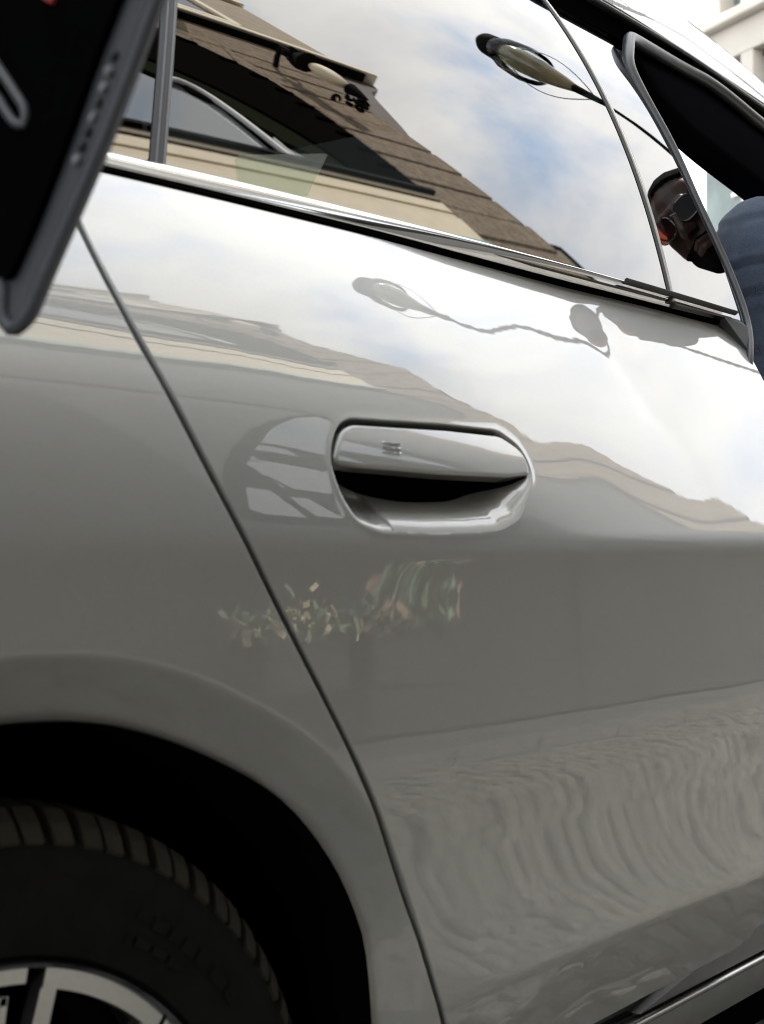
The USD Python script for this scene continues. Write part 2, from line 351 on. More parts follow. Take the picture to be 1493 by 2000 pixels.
for _t in KT:
    _tt=np.radians(PchipInterpolator(KZ,_t)(_ZG))
    _y=np.concatenate([[0],np.cumsum(np.tan((_tt[1:]+_tt[:-1])/2)*np.diff(_ZG))])
    _rows.append(_y-np.interp(.838,_ZG,_y))
_SP=RectBivariateSpline(_XS,_ZG[::2],PchipInterpolator(ST,np.array(_rows)[:,::2],axis=0)(np.clip(_XS,ST[0],ST[-1])),kx=3,ky=3)
def g(X,Z):
    return _SP.ev(np.clip(X,-.7,1.5),np.clip(Z,.25,1.258))+.01*(np.asarray(X)-.35)**2
_zz=np.linspace(.95,1.7,401);_tt=np.radians(25.6-.94*(_zz-1.2)+48.4*(_zz-1.2)**2)
_yy=np.concatenate([[0],np.cumsum(np.tan((_tt[1:]+_tt[:-1])/2)*np.diff(_zz))]);_yy-=np.interp(1.1,_zz,_yy)
GY0=.158
def yg(X,Z):
    return GY0+.01*np.asarray(X)**2+np.interp(Z,_zz,_yy)
GAP = np.array([(0.1522, 1.149), (0.1429, 1.111), (0.1328, 1.063), (0.1306, 1.019), (0.1325, 0.9861), (0.1452, 0.9417), (0.1635, 0.905), (0.1835, 0.8697), (0.2166, 0.8193), (0.2601, 0.7601), (0.2806, 0.7329), (0.3126, 0.6776), (0.3549, 0.6094), (0.3713, 0.5831), (0.4046, 0.5105), (0.4337, 0.4391), (0.4611, 0.3877), (0.4846, 0.3433)])
ARCH = np.array([(-0.1138, 0.7089), (-0.06277, 0.7282), (-0.006872, 0.7333), (0.03767, 0.731), (0.0766, 0.7253), (0.1227, 0.7126), (0.1826, 0.6881), (0.241, 0.6564), (0.2869, 0.6176), (0.3288, 0.5648), (0.3506, 0.5146), (0.3559, 0.4713), (0.3587, 0.4296), (0.3638, 0.3808)])
HANDLE = np.array([(0.3468, 0.9487), (0.4027, 0.9498), (0.4926, 0.9518), (0.5883, 0.9513), (0.6151, 0.9385), (0.6201, 0.9246), (0.6148, 0.9093), (0.6, 0.8961), (0.563, 0.8686), (0.5301, 0.8581), (0.4883, 0.855), (0.4257, 0.8543), (0.3845, 0.8557), (0.3515, 0.8575), (0.325, 0.8653), (0.316, 0.8763), (0.3097, 0.8861), (0.3052, 0.9048), (0.307, 0.9151), (0.3161, 0.9301), (0.3285, 0.9425)])
PLATE = np.array([(0.3113, 0.9112), (0.32, 0.9252), (0.3361, 0.9399), (0.3523, 0.946), (0.4159, 0.9465), (0.4975, 0.9468), (0.5842, 0.9466), (0.6057, 0.9336), (0.6042, 0.91)])
DIVL = np.array([(0.4115, 1.43), (0.3721, 1.361), (0.3177, 1.256), (0.2789, 1.179)])
DIVR = np.array([(0.4369, 1.439), (0.3956, 1.368), (0.3396, 1.261), (0.2989, 1.181)])
PILL = np.array([(1.344, 1.76), (1.399, 1.695), (1.375, 1.589), (1.346, 1.489), (1.307, 1.364), (1.28, 1.262), (1.251, 1.18)])
PILL2 = np.array([(1.363, 1.766), (1.424, 1.703), (1.401, 1.596), (1.367, 1.495), (1.327, 1.368), (1.3, 1.265), (1.266, 1.179)])
PILR = np.array([(1.39, 1.79), (1.47, 1.749), (1.563, 1.712), (1.581, 1.646), (1.557, 1.546), (1.539, 1.425), (1.525, 1.326), (1.508, 1.24), (1.471, 1.162)])
SEAL = np.array([(1.52, 0.5126, 1.764), (1.59, 0.5148, 1.724), (1.638, 0.4982, 1.676), (1.557, 0.4238, 1.569), (1.549, 0.3644, 1.467), (1.533, 0.3098, 1.364), (1.527, 0.2656, 1.275), (1.504, 0.2202, 1.182), (1.453, 0.1868, 1.116)])
CORNER = np.array([(1.417, 0.2157, 1.178), (1.474, 0.213, 1.169), (1.453, 0.1868, 1.116), (1.444, 0.1934, 1.13), (1.421, 0.2067, 1.159)])
RAILA = np.array([(1.437, 0.5102, 1.752), (1.613, 0.5156, 1.752), (1.938, 0.5271, 1.745), (2.283, 0.5417, 1.736), (2.778, 0.5667, 1.726)])
RAILB = np.array([(1.437, 0.5102, 1.744), (1.613, 0.5156, 1.744), (1.849, 0.5237, 1.743), (2.283, 0.5417, 1.727), (2.778, 0.5667, 1.714)])
TRIM = np.array([(1.707, 0.5187, 1.713), (1.961, 0.528, 1.712), (2.236, 0.5203, 1.674), (2.59, 0.4929, 1.61)])
LOW = np.array([(1.627, 0.4575, 1.618), (1.637, 0.4342, 1.581), (1.709, 0.4049, 1.529), (1.915, 0.3784, 1.47), (2.202, 0.3508, 1.396)])
GREEN_PATCH = np.array([(.3861, 1.1724), (.3959, 1.206), (.5491, 1.2405), (.4851, 1.1816)])
CAVITY_SHADE = np.array([(.332, .911), (.347, .897), (.380, .8865), (.427, .8820), (.478, .8830), (.538, .8915), (.584, .900), (.610, .9085)])

car = thing('parked_car', 'grey metallic car seen close at its rear door and open charging flap', 'car')
BELT = np.array([(-.8, 1.141), (.12, 1.1485), (.389, 1.1515), (.735, 1.157), (1.18, 1.1595), (1.475, 1.160)])
BELTG = np.array([(-.8, 1.159), (.138, 1.1698), (.41, 1.1773), (.737, 1.1812), (1.0, 1.182), (1.25, 1.180), (1.417, 1.1777)])
_gz = np.linspace(1.149, .337, 90)
gap = np.c_[np.poly1d(np.polyfit(GAP[:, 1], GAP[:, 0], 5))(_gz), _gz]; arch = dense(np.vstack([[(-.40, .39), (-.385, .47), (-.345, .56), (-.27, .64), (-.19, .69)], ARCH, [(.352, .33)]]), .006)
_at = cKDTree(dense(arch, .0007, smooth=False))
def g_rear(X, Z):                                    # rear wing: the lip round the wheel arch turns inwards
    d = _at.query(np.c_[np.ravel(X), np.ravel(Z)])[0].reshape(np.shape(X))
    w = .0505
    t = np.clip((w - d) / .008, 0, None)
    ramp = np.where(t < 1, t * t / 2 * .008, (w - d) - .004)
    return g(X, Z) + np.where(d < w, ramp, 0) * .52
hout = dense(np.array(Polygon(HANDLE).buffer(.012, 24).buffer(-.025, 24).buffer(.013, 24).exterior.coords)[:-1], .0005, closed=True, smooth=False)
_k = np.hanning(53)[1:-1]; _k /= _k.sum()                            # ease the corners of the outline
hout = np.stack([np.convolve(np.r_[hout[-25:, i], hout[:, i], hout[:25, i]], _k, 'valid') for i in (0, 1)], 1)
hpoly = Polygon(hout); _ht = cKDTree(hout)
def g_door(X, Z):
    """Door skin with the hollow behind its handle pressed in."""
    X, Z = np.asarray(X, float), np.asarray(Z, float)
    y = g(X, Z)
    x, z = X.ravel(), Z.ravel()
    near = (x > .27) & (x < .65) & (z > .83) & (z < .98)
    add = np.zeros(len(x))
    if near.any():
        p = np.c_[x[near], z[near]]
        d = _ht.query(p)[0] * np.where(shapely.contains_xy(hpoly, p[:, 0], p[:, 1]), 1, -1)
        k = np.interp(p[:, 1], [.868, .895, .912, .925], [.040, .036, .020, .010])
        k = np.where(p[:, 0] < .37, np.minimum(k, .028), k); k = np.maximum(k, np.interp(p[:, 0], [.55, .59], [.0, .018]))
        t = np.clip((d + .0025) / (k + .0025), 0, 1)
        dep = .036 * (t * t * (3 - 2 * t)) * np.interp(p[:, 1], [.855, .875, .905, .92], [.55, .8, 1, 1])
        lip = -.0005 * np.exp(-((d + .001) / .0045) ** 2)          # raised soft rim
        add[near] = dep + lip
    return y + add.reshape(y.shape)

# rear wing
left = -.75
wing_loop = np.vstack([[(left, .35), (left, 1.141)], [(.10, 1.1477)], gap[(gap[:, 1] < 1.1475)] + np.array([-.0031, 0]), [(.48, .34)], [(.36, .34)], arch[::-1][arch[::-1][:, 1] > .345], [(-.41, .35)]])
obj_n('rear_wing', *panel(wing_loop, g_rear, r=.0019, step=(.005, .0032), bstep=.0035), paint, car)
# rear door
gd = gap[gap[:, 1] < 1.1485] + np.array([.0031, 0])
front = [(1.4735, 1.157), (1.455, 1.116), (1.434, 1.073), (1.39, .98), (1.345, .85), (1.29, .70), (1.23, .56), (1.17, .46), (1.122, .405), (1.099, .384), (1.082, .3650), (1.04, .3605)]
door_loop = np.vstack([[(.155, 1.1487)], BELT[2:5], front, [(.75, .357), (.55, .357), (.484, .3573)], gd[::-1][(gd[::-1][:, 1] > .361) & (gd[::-1][:, 1] < 1.1455)]])
obj_n('rear_door', *panel(door_loop, g_door, r=.0019, step=(.0048, .003), bstep=.003, fine=(hpoly.buffer(.010), .0010)), paint, car)
# dark backing behind the gaps
back_loop = np.vstack([[(left, .35), (left, 1.10), (1.40, 1.12), (1.37, 1.0), (1.27, .66), (1.12, .41), (1.08, .39), (.36, .38)], arch[::-1][arch[::-1][:, 1] > .36], [(-.41, .35)]])
obj_n('door_gap_backing', *panel(back_loop, lambda X, Z: g(X, Z) + .05, step=(.03, .02), drop=0, round_edges=False, bstep=.01), dark, car)
# wheel house
al = dense(arch, .02)
v0 = np.c_[al[:, 0], g(al[:, 0], al[:, 1]) + .016, al[:, 1]]; v1 = v0 + np.array([0, .36, 0])
k = len(al); f = [[i, i + 1, k + i + 1] for i in range(k - 1)] + [[i, k + i + 1, k + i] for i in range(k - 1)]
lin = trimesh.Trimesh(np.vstack([v0, v1]), f, process=False)
wall = prism(np.vstack([al, [(.36, .05), (-.42, .05)]]), (0, .37, 0), (1, 0, 0), (0, 0, 1), (0, .02, 0))
obj('wheel_house_liner', cat([lin, wall]), dark, car)

# handle: a plate flush with the skin, its lower edge free over the hollow
cut_ = Polygon([(.25, .9118), (.3104, .9112), (.34, .9088), (.46, .9066), (.57, .9072), (.6011, .9098), (.66, .9125), (.66, 1.0), (.25, 1.0)])
pm = hpoly.buffer(-.0024).intersection(cut_).buffer(-.003, 8).buffer(.003, 8)
def g_plate(X, Z):
    d = np.clip((np.asarray(Z) - .905) / .044, 0, 1)
    return g(X, .905 + (np.asarray(Z) - .905)) - .0030 * np.sin(np.pi * np.clip(d * .85 + .12, 0, 1)) + .0008
hv = obj_n('door_handle', *panel(np.array(pm.exterior.coords)[:-1], g_plate, step=(.004, .002), r=.0035, drop=.012, bstep=.002), paint, car)
for i in range(3):                                   # three short ridges that mark the grip
    z = .9225 + i * .0042; x0, x1 = .376 + .0012 * i, .401 + .0012 * i
    y = float(g_plate(np.array(.39), np.array(z)))
    obj('grip_mark', tube([(x0, y - .0002, z + .0002), ((x0 + x1) / 2, y - .0006, z), (x1, y - .0002, z)], .0009, 6), chrome, hv)

cav = dense(CAVITY_SHADE, .004)  # black crescent sheet, painted-in shade under the handle plate
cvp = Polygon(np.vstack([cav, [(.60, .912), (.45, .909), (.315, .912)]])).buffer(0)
obj_n('handle_cavity_shade', *panel(np.array(cvp.exterior.coords)[:-1], lambda X, Z: g_door(X, Z) - .0016, step=(.0018, .0012), r=.0004, drop=0, bstep=.0015), dark, car)
# waist moulding: chrome over a black rubber lip
xs = np.linspace(-.75, 1.452, 110)
bz, tz = PchipInterpolator(*BELT.T)(xs) - .001, PchipInterpolator(*BELTG.T)(np.minimum(xs, 1.417))
Bc = np.c_[xs, g(xs, bz) - .001, bz]; Tc = np.c_[xs, yg(xs, tz) - .004, tz]
obj('waist_seal', ruled(Bc, Tc, .0015, 5, nrm=(0, -1, .5), a0=0, a1=.27), dark, car, smooth=40)
obj('waist_trim', ruled(Bc[:-2], Tc[:-2], .0045, 12, .8, nrm=(0, -.75, .66), a0=.28, a1=1.0), chrome, car, smooth=40)
# fixed black slip in the trim's front end
sel = xs > 1.10
obj('trim_end_cap', ruled(Bc[sel] + np.array([0, -.0075, .0035]), Tc[sel] + np.array([0, -.0062, .0035]), .003, 5, nrm=(0, -.92, .4), a0=.70, a1=.97, back=.003), rubber, car, smooth=40)

# glass on one curved sheet
zt = 1.72
def along(poly, z):
    c = poly[np.argsort(poly[:, 1])]
    return np.interp(z, c[:, 1], c[:, 0], left=None, right=None) if z <= c[-1, 1] else c[-1, 0] + (z - c[-1, 1]) * (c[-1, 0] - c[-3, 0]) / max(c[-1, 1] - c[-3, 1], .02)
ZS = np.linspace(1.171, zt, 50)
def fitline(p, deg): return np.poly1d(np.polyfit(p[:, 1], p[:, 0], deg))
lDL, lDR = fitline(DIVL, 1), fitline(DIVR, 1)
lPL, lPL2, lPR = fitline(PILL, 2), fitline(PILL2, 2), fitline(np.vstack([PILR[3:], [PILR[3] + (.012, .09)]]), 3)
rd = np.vstack([np.c_[lDR(ZS), ZS], np.c_[lPL(ZS), ZS][::-1]])
gl = obj_n('rear_door_window', *panel(rd, yg, step=(.012, .008), r=.0008, drop=.003, bstep=.008), privacy, car)
qd = np.vstack([np.c_[lDL(ZS), ZS][::-1], [(-.5, 1.168), (-.3, zt)]])
obj_n('quarter_window', *panel(qd, yg, step=(.02, .012), r=.0008, drop=.003, bstep=.01), privacy, car)
def strip(name, la, lb, dy, bulge, m, zs=ZS, n=5):
    a, b = np.c_[la(zs), yg(la(zs), zs) + dy, zs], np.c_[lb(zs), yg(lb(zs), zs) + dy, zs]
    return obj(name, ruled(a, b, bulge, n, nrm=(0, -.9, .45), back=.008), m, car, smooth=40)
dvb = strip('window_divider', lDL, lDR, -.001, .0035, rubber)
for c in (.2, .62):
    lc = lambda z, c=c: lDL(z) + (lDR(z) - lDL(z)) * c; ld = lambda z, c=c: lDL(z) + (lDR(z) - lDL(z)) * (c + .16)
    a, b = np.c_[lc(ZS), yg(lc(ZS), ZS) - .0035, ZS], np.c_[ld(ZS), yg(ld(ZS), ZS) - .0035, ZS]
    obj('divider_ridge', ruled(a, b, .0016, 5, nrm=(0, -.9, .45), back=.004), seal_grey, dvb, smooth=40)
pes = strip('pillar_edge_strip', lPL, lPL2, -.0012, .0022, rubber, n=5)
la_ = lambda z: lPL(z) + (lPL2(z) - lPL(z)) * .30
lb_ = lambda z: lPL(z) + (lPL2(z) - lPL(z)) * .72
obj('bright_line', ruled(np.c_[la_(ZS), yg(la_(ZS), ZS) - .0032, ZS], np.c_[lb_(ZS), yg(lb_(ZS), ZS) - .0032, ZS], .0012, 5, nrm=(0, -.9, .45), back=.003), satin, pes, smooth=40)
ZP = np.linspace(1.168, 1.692, 50)
pc = np.vstack([np.c_[lPL2(ZP) + .001, ZP], np.c_[lPR(ZP), ZP][::-1]])
obj_n('door_pillar_cover', *panel(pc, yg, step=(.01, .008), r=.002, drop=.012, bstep=.006), privacy, car)
# little black corner piece where the door, the pillar and the trim meet
cp = [(x + .016, y + .009, z + .002) for x, y, z in [(1.398, .205, 1.1700), (1.452, .2015, 1.1655), (1.462, .192, 1.145), (1.440, .180, 1.115), (1.432, .1815, 1.121), (1.452, .190, 1.1555)]]
obj('corner_cover', trimesh.convex.convex_hull(np.vstack([np.array(cp), np.array(cp) + (0, .02, -.003)])), seal_grey, car)

# doorway: seals, rail, roof, lining
sl = SEAL[::-1][:-2]
ring = dense(np.vstack([[(1.41, .175, 1.02), (1.43, .180, 1.09)], sl[1:-2], [(1.563, .448, 1.61), (1.612, .480, 1.672), (1.648, .4965, 1.697), (1.70, .507, 1.704)], TRIM[1:]]), .012)
obj('doorway_seal', tube(ring, np.interp(np.arange(len(ring)), [0, 36, 50, 60, len(ring)], [.0055, .006, .008, .0105, .013]), 14), seal_grey, car, smooth=60)
gapl = np.c_[lPR(ZP) + .006, yg(lPR(ZP), ZP) + .012, ZP][:44]
obj('pillar_gap_seal', tube(np.vstack([[(1.425, .185, 1.08)], gapl]), .0055, 8), dark, car, smooth=60)
sz = np.linspace(1.02, 1.66, 40); rm = ring[:int(np.argmax(ring[:, 2]))]
sx = np.interp(sz, rm[:, 2], rm[:, 0]); sy = np.interp(sz, rm[:, 2], rm[:, 1])
px = np.where(sz < 1.17, np.interp(sz, [1.0, 1.17], [1.37, 1.43]), lPR(sz)); 
obj('doorway_pillar', ruled(np.c_[px - .012, sy + .014, sz], np.c_[sx + .003, sy + .012, sz], .0, 3, nrm=(0, -1, .4), back=.05), rubber, car)
ra, rb = dense(RAILA, .03), dense(RAILB, .03)
n_ = min(len(ra), len(rb)); ra, rb = dense(RAILA, .03)[:n_], rb[:n_]
ra = np.vstack([ra[:1] - (.9, 0, 0), ra]); rb = np.vstack([rb[:1] - (.9, 0, 0), rb])
obj('roof_rail_seal', ruled(rb, ra, .002, 5, nrm=(0, -1, .3), back=.03), rubber, car, smooth=40)
obj('roof_rail_bead', tube(rb + (0, -.002, -.0025), .0042, 8), seal_grey, car, smooth=60)
rX = np.linspace(1.0, 2.75, 60)
trp = np.vstack([[(.5, .500, 1.700), (1.35, .505, 1.702), (1.648, .510, 1.704)], TRIM[1:]])
lo_ = np.stack([np.interp(rX, trp[:, 0], trp[:, k]) for k in range(3)], 1); hi_ = np.stack([np.interp(rX, rb[:, 0], rb[:, k]) for k in range(3)], 1)
obj('roof_rail', ruled(lo_ + (0, .014, 0), hi_ + (0, .012, 0), .0, 3, nrm=(0, -1, .2), back=.03), headliner, car, smooth=40)
low = [(1.575, .445, 1.625), (1.6888, .4966, 1.64), (1.7115, .4742, 1.6054), (1.7828, .4423, 1.5508), (1.994, .4142, 1.4889), (2.2892, .3853, 1.4123), (2.55, .36, 1.34)]
lowd = dense(low[1:], .03); td = np.vstack([[(1.655, .525, 1.695)], TRIM[1:] + (0, .016, 0)])
td = np.stack([np.interp(np.linspace(0, 1, len(lowd)), np.linspace(0, 1, len(td)), td[:, k]) for k in range(3)], 1)
obj('front_pillar', ruled(lowd, td, .012, 8, nrm=(-.25, -.95, .2), back=.05), headliner, car, smooth=40)
vis = np.array([(1.80, 1.79), (1.9068, 1.7152), (1.9876, 1.6925), (2.057, 1.6716), (2.1269, 1.6516), (2.1113, 1.640), (2.085, 1.6294), (2.0039, 1.610), (1.90, 1.64), (1.80, 1.70)])
obj('sun_visor', prism([(x, z) for x, z in vis], (0, .62, 0), (1, 0, 0), (0, 0, 1), (0, .03, 0)), dark, car)
vf = np.array([(1.80, 1.79), (1.9068, 1.7152), (1.9876, 1.6925), (2.057, 1.6716), (2.1269, 1.6516), (2.118, 1.6465), (2.0, 1.664), (1.92, 1.672), (1.80, 1.70)]) 
obj('visor_fabric', prism([(x, z) for x, z in vf], (0, .612, 0), (1, 0, 0), (0, 0, 1), (0, .006, 0)), fabric, car)
obj('roof_side_member', boxm((.4, .535, 1.60), (1.60, .60, 1.74)), dark, car)
obj('roof_lining', boxm((-.7, .53, 1.735), (1.95, 1.62, 1.75)), headliner, car)
obj('cabin_floor', boxm((-.7, .30, .36), (2.6, 1.62, .40)), dark, car)
obj('far_side_trim', boxm((-.7, 1.62, .36), (1.55, 1.66, 1.75)), headliner, car)
obj('rear_bulkhead', boxm((-.73, .3, .36), (-.70, 1.62, 1.75)), headliner, car)
# roof skin: bright lacquer falling away to the windscreen
rx = np.linspace(-.7, 2.9, 60)
edge = np.stack([np.interp(rx, ra[:, 0], ra[:, k]) for k in range(3)], 1)
crest = np.c_[rx, np.full(60, .60), np.interp(rx, [-.7, 1.5, 1.97, 2.149, 2.251, 2.364, 2.4125, 2.709, 2.9], [1.80, 1.862, 1.869, 1.852, 1.8400, 1.8225, 1.815, 1.769, 1.738])]
rows = [edge + (crest - edge) * t + np.array([0, -.008 * math.sin(math.pi * t), .006 * math.sin(math.pi * t)]) for t in np.linspace(0, 1, 6)]
cr2 = crest.copy(); cr2[:, 0] = np.minimum(rx, 2.02); cr2[:, 2] = np.maximum(crest[:, 2], 1.855 * (rx > 1.9))
rows += [(crest if y < .65 else cr2) * (1, 0, 1) + (0, y, dz) for y, dz in ((.63, .0015), (.70, 0.0), (.95, -.004), (1.3, -.012), (1.58, -.09))]
R_ = np.array(rows); a_, b_ = R_.shape[:2]
f = [q for i in range(a_ - 1) for j in range(b_ - 1) for q in ([i * b_ + j, i * b_ + j + 1, (i + 1) * b_ + j + 1], [i * b_ + j, (i + 1) * b_ + j + 1, (i + 1) * b_ + j])]
obj('roof_panel', trimesh.Trimesh(R_.reshape(-1, 3), f, process=False), paint, car, smooth=50)

# sill below the door
sx_ = np.linspace(.30, 2.4, 40)
def line3(a, b, x): return np.stack([np.interp(x, [a[0], b[0]], [a[k], b[k]]) if k else x for k in range(3)], 1)
obj('sill_lower_seal', ruled(np.c_[sx_, np.full(40, .050), np.full(40, .334)], np.c_[sx_, np.full(40, .075), np.full(40, .382)], .004, 5, nrm=(0, -1, .3), back=.03), rubber, car, smooth=40)
wed = np.array([(.84, .333), (.98, .352), (1.10, .361), (1.28, .381), (1.6, .41), (1.6, .333)])
obj('sill_cover', prism(wed, (0, .034, 0), (1, 0, 0), (0, 0, 1), (0, .02, 0)), seal_grey, car)
obj('sill_trim', ruled(np.c_[sx_, np.full(40, .0255), np.full(40, .3255)], np.c_[sx_, np.full(40, .030), np.full(40, .3315)], .003, 6, nrm=(0, -1, .3), back=.02), satin, car, smooth=40)
obj('rocker_panel', ruled(np.c_[sx_, np.full(40, .038), np.full(40, .283)], np.c_[sx_, np.full(40, .026), np.full(40, .3245)], .002, 6, nrm=(0, -1, 0), back=.03), plain('grey_rocker_plastic', (.10, .10, .095), .45, vary=.1, scale=30), car, smooth=40)
obj('underbody', boxm((-.7, .07, .22), (2.5, 1.7, .27)), dark, car)

# charging flap, standing open on its hinge
fo = np.array((-.131, -.1506, .9595)); fe1 = np.array((.0869, -.4927, .8658)); fe2 = np.array((-.0881, .8619, .4993)); fn = np.array((-.9923, -.1197, .0315))
outer = dense(np.array([(.232, .002), (.2036, 0.0003), (.1722, -.0010), (.1374, -.0036), (.102, -.0052), (.0685, -.0052), (.0205, -.0048), (.0055, -.0032), (-.0005, .0012), (.0008, .0085), (.0140, .018), (.0189, .045), (.012, .12), (.01, .20), (.05, .225), (.16, .225), (.21, .19), (.225, .06)]), .004, closed=True)
inner = dense(np.array([(.215, .022), (.1914, .0185), (.1661, .0176), (.1378, .0167), (.1058, .0141), (.0746, .0124), (.0290, .0123), (.0205, .0145), (.0190, .0235), (.024, .06), (.022, .12), (.022, .19), (.06, .212), (.15, .212), (.195, .18), (.213, .06)]), .004, closed=True)
fl = obj('charging_flap', prism(outer, fo - fn * .004, fe1, fe2, -fn * .007), flap_grey, car, smooth=30)
obj('flap_rim', tube([fo + fe1 * a + fe2 * b - fn * .004 for a, b in np.vstack([outer, outer[:1]])], .0042, 8), flap_grey, fl, smooth=60)
obj('flap_liner', prism(inner, fo - fn * .004, fe1, fe2, fn * .005), liner_mat, fl)
rib = [(.118, .098), (.1102, .0762), (.1035, .058), (.0966, .0440), (.0915, .0425), (.0900, .047), (.0960, .0660), (.0997, .0783), (.104, .092)]
obj('flap_rib', tube([fo + fe1 * a + fe2 * b + fn * .002 for a, b in dense(rib, .004)], .0026, 8), seal_grey, fl, smooth=60)
obj('flap_latch', tube([fo + fe1 * .152 + fe2 * b + fn * .002 for b in (.056, .060, .064)], .0022, 8), plain('red_latch_plastic', (.45, .05, .05), .4), fl)
for a, b in [(.142, .0095), (.1345, .0080), (.1265, .0072), (.119, .0068), (.1115, .0062), (.104, .0060), (.0965, .0058), (.0895, .0048)]:  # added studs; the pale ones paint in blobs of reflection on the rim
    p = fo + fe1 * a + fe2 * b - fn * .003
    obj('rim_glint_stud', tube([p - fe1 * .0022, p + fe1 * .0008, p + fe1 * .0026], [.0020, .0014 + .0016 * abs(math.sin(a * 900)), .0010], 8), stud_grey if math.sin(a * 517) > .1 else rubber, fl, smooth=60)
obj('flap_hinge', tube([fo + fe1 * .10 + fe2 * .205, fo + fe1 * .10 + fe2 * .24 + np.array([.0, .02, 0]), np.array([-.126, .135, 1.10])], .009, 10), dark, car)

# wheel
WX, WY, WZ = -.012, .040, .333
def at_wheel(m): m.apply_translation((WX, WY, WZ)); return m
prof = [(.243, .012), (.248, .000), (.262, -.0035), (.280, -.005), (.297, -.006), (.3025, -.0075), (.3075, -.0065), (.316, -.0030), (.323, .004), (.329, .014), (.332, .022), (.333, .05), (.333, .20), (.325, .225), (.25, .23)]
tyre = obj('tyre', at_wheel(lathe(prof, 160)), tyre_mat, car, smooth=35)
for i in range(84):                                  # shoulder blocks of the tread
    a = 2 * math.pi * (i + .3 * math.sin(i * 2.1) * .3) / 84
    w = .0084
    blk = []
    for r0, y0, ww in ((.3215, -.0022, w * .9), (.3335, .007, w), (.3425, .017, w), (.346, .045, w)):
        for sgn in (-1, 1): blk.append((sgn * ww, y0, r0))
        for sgn in (-1, 1): blk.append((sgn * ww * .8, y0 + .02, r0 - .02))
    b = trimesh.convex.convex_hull(np.array(blk))
    c, s = math.cos(a), math.sin(a)
    b.vertices = np.c_[b.vertices[:, 0] * s + b.vertices[:, 2] * c, b.vertices[:, 1], -b.vertices[:, 0] * c + b.vertices[:, 2] * s]
    obj('tread_block', at_wheel(b), tread_mat, tyre)
# raised bars and a worn moulded band on the sidewall
side = []
for a0, a1, r0, r1 in [(60, 62.5, .283, .290), (56, 59, .281, .290), (52.5, 55, .281, .290), (49, 51.8, .280, .290), (45.5, 48, .280, .290), (62, 63, .266, .272), (58, 61, .266, .272), (54, 57, .266, .272), (50, 53, .266, .272), (40, 44, .28, .29), (36, 39, .28, .29), (100, 103, .28, .29), (95, 98, .28, .29), (88, 92, .28, .29)]:
    an = np.radians(np.linspace(a0, a1, 6))
    ol = [(r0 * math.cos(x), r0 * math.sin(x)) for x in an] + [(r1 * math.cos(x), r1 * math.sin(x)) for x in an[::-1]]
    side.append(prism(ol, (0, -.0068, 0), (1, 0, 0), (0, 0, 1), (0, .006, 0)))
tag(obj('sidewall_relief', at_wheel(cat(side)), tyre_mat, tyre), kind='stuff')
rim = obj('rim', at_wheel(lathe([(.2445, .010), (.2445, .002), (.2425, -.0015), (.2395, .000), (.2375, .012), (.233, .03), (.225, .05), (.215, .16), (.21, .2)], 160)), gloss_black, car, smooth=35)
def arc_plate(r0, r1, a0, a1, y, t, n=24, ch=.0015):
    an = np.radians(np.linspace(a0, a1, n))
    ol = [(r0 * math.cos(x), r0 * math.sin(x)) for x in an] + [(r1 * math.cos(x), r1 * math.sin(x)) for x in an[::-1]]
    return prism(ol, (0, y, 0), (1, 0, 0), (0, 0, 1), (0, t, 0))
def radial_bar(a, r0, r1, w0, w1, y, t):
    c, s = math.cos(math.radians(a)), math.sin(math.radians(a))
    ol = [(r * c - w * s, r * s + w * c) for r, w in ((r0, -w0), (r1, -w1), (r1, w1), (r0, w0))]
    return prism(ol, (0, y, 0), (1, 0, 0), (0, 0, 1), (0, t, 0))
for sct in range(5):                                 # a pair of machined faces in each of the five sectors
    A = 78 + sct * 72
    obj('rim_lip', at_wheel(arc_plate(.2285, .2415, A + 1.2, A + 39, .004, .012)), satin, rim)
    f1 = cat([arc_plate(.2125, .218, A + 2.6, A + 36, .014, .01), radial_bar(A + 3.2, .09, .2185, .0032, .003, .014, .01), radial_bar(A + 35.4, .09, .2185, .0032, .003, .014, .01)])
    obj('spoke', at_wheel(f1), satin, rim)
    f2 = cat([arc_plate(.2255, .2410, A - 32, A - 2.6, .004, .012), radial_bar(A - 4.4, .08, .2285, .009, .0068, .006, .012), radial_bar(A - 30.2, .08, .2285, .009, .0068, .006, .012)])
    obj('spoke', at_wheel(f2), satin, rim)
obj('wheel_hub', at_wheel(lathe([(.0, .0), (.03, .002), (.06, .006), (.09, .012), (.10, .03), (.10, .08)], 40)), gloss_black, rim, smooth=40)
obj('brake_disc', at_wheel(lathe([(.05, .09), (.185, .09), (.19, .10), (.19, .12)], 60)), steel, car)
# pale green translucent patch laid over the glass
patch_loop = GREEN_PATCH
obj_n('window_green_patch', *panel(patch_loop, lambda X, Z: yg(X, Z) - .0012, step=(.03, .02), r=.0004, drop=0, bstep=.01), film, car).SetCustomDataByKey('label', 'pale green translucent patch at the foot of the rear door window')

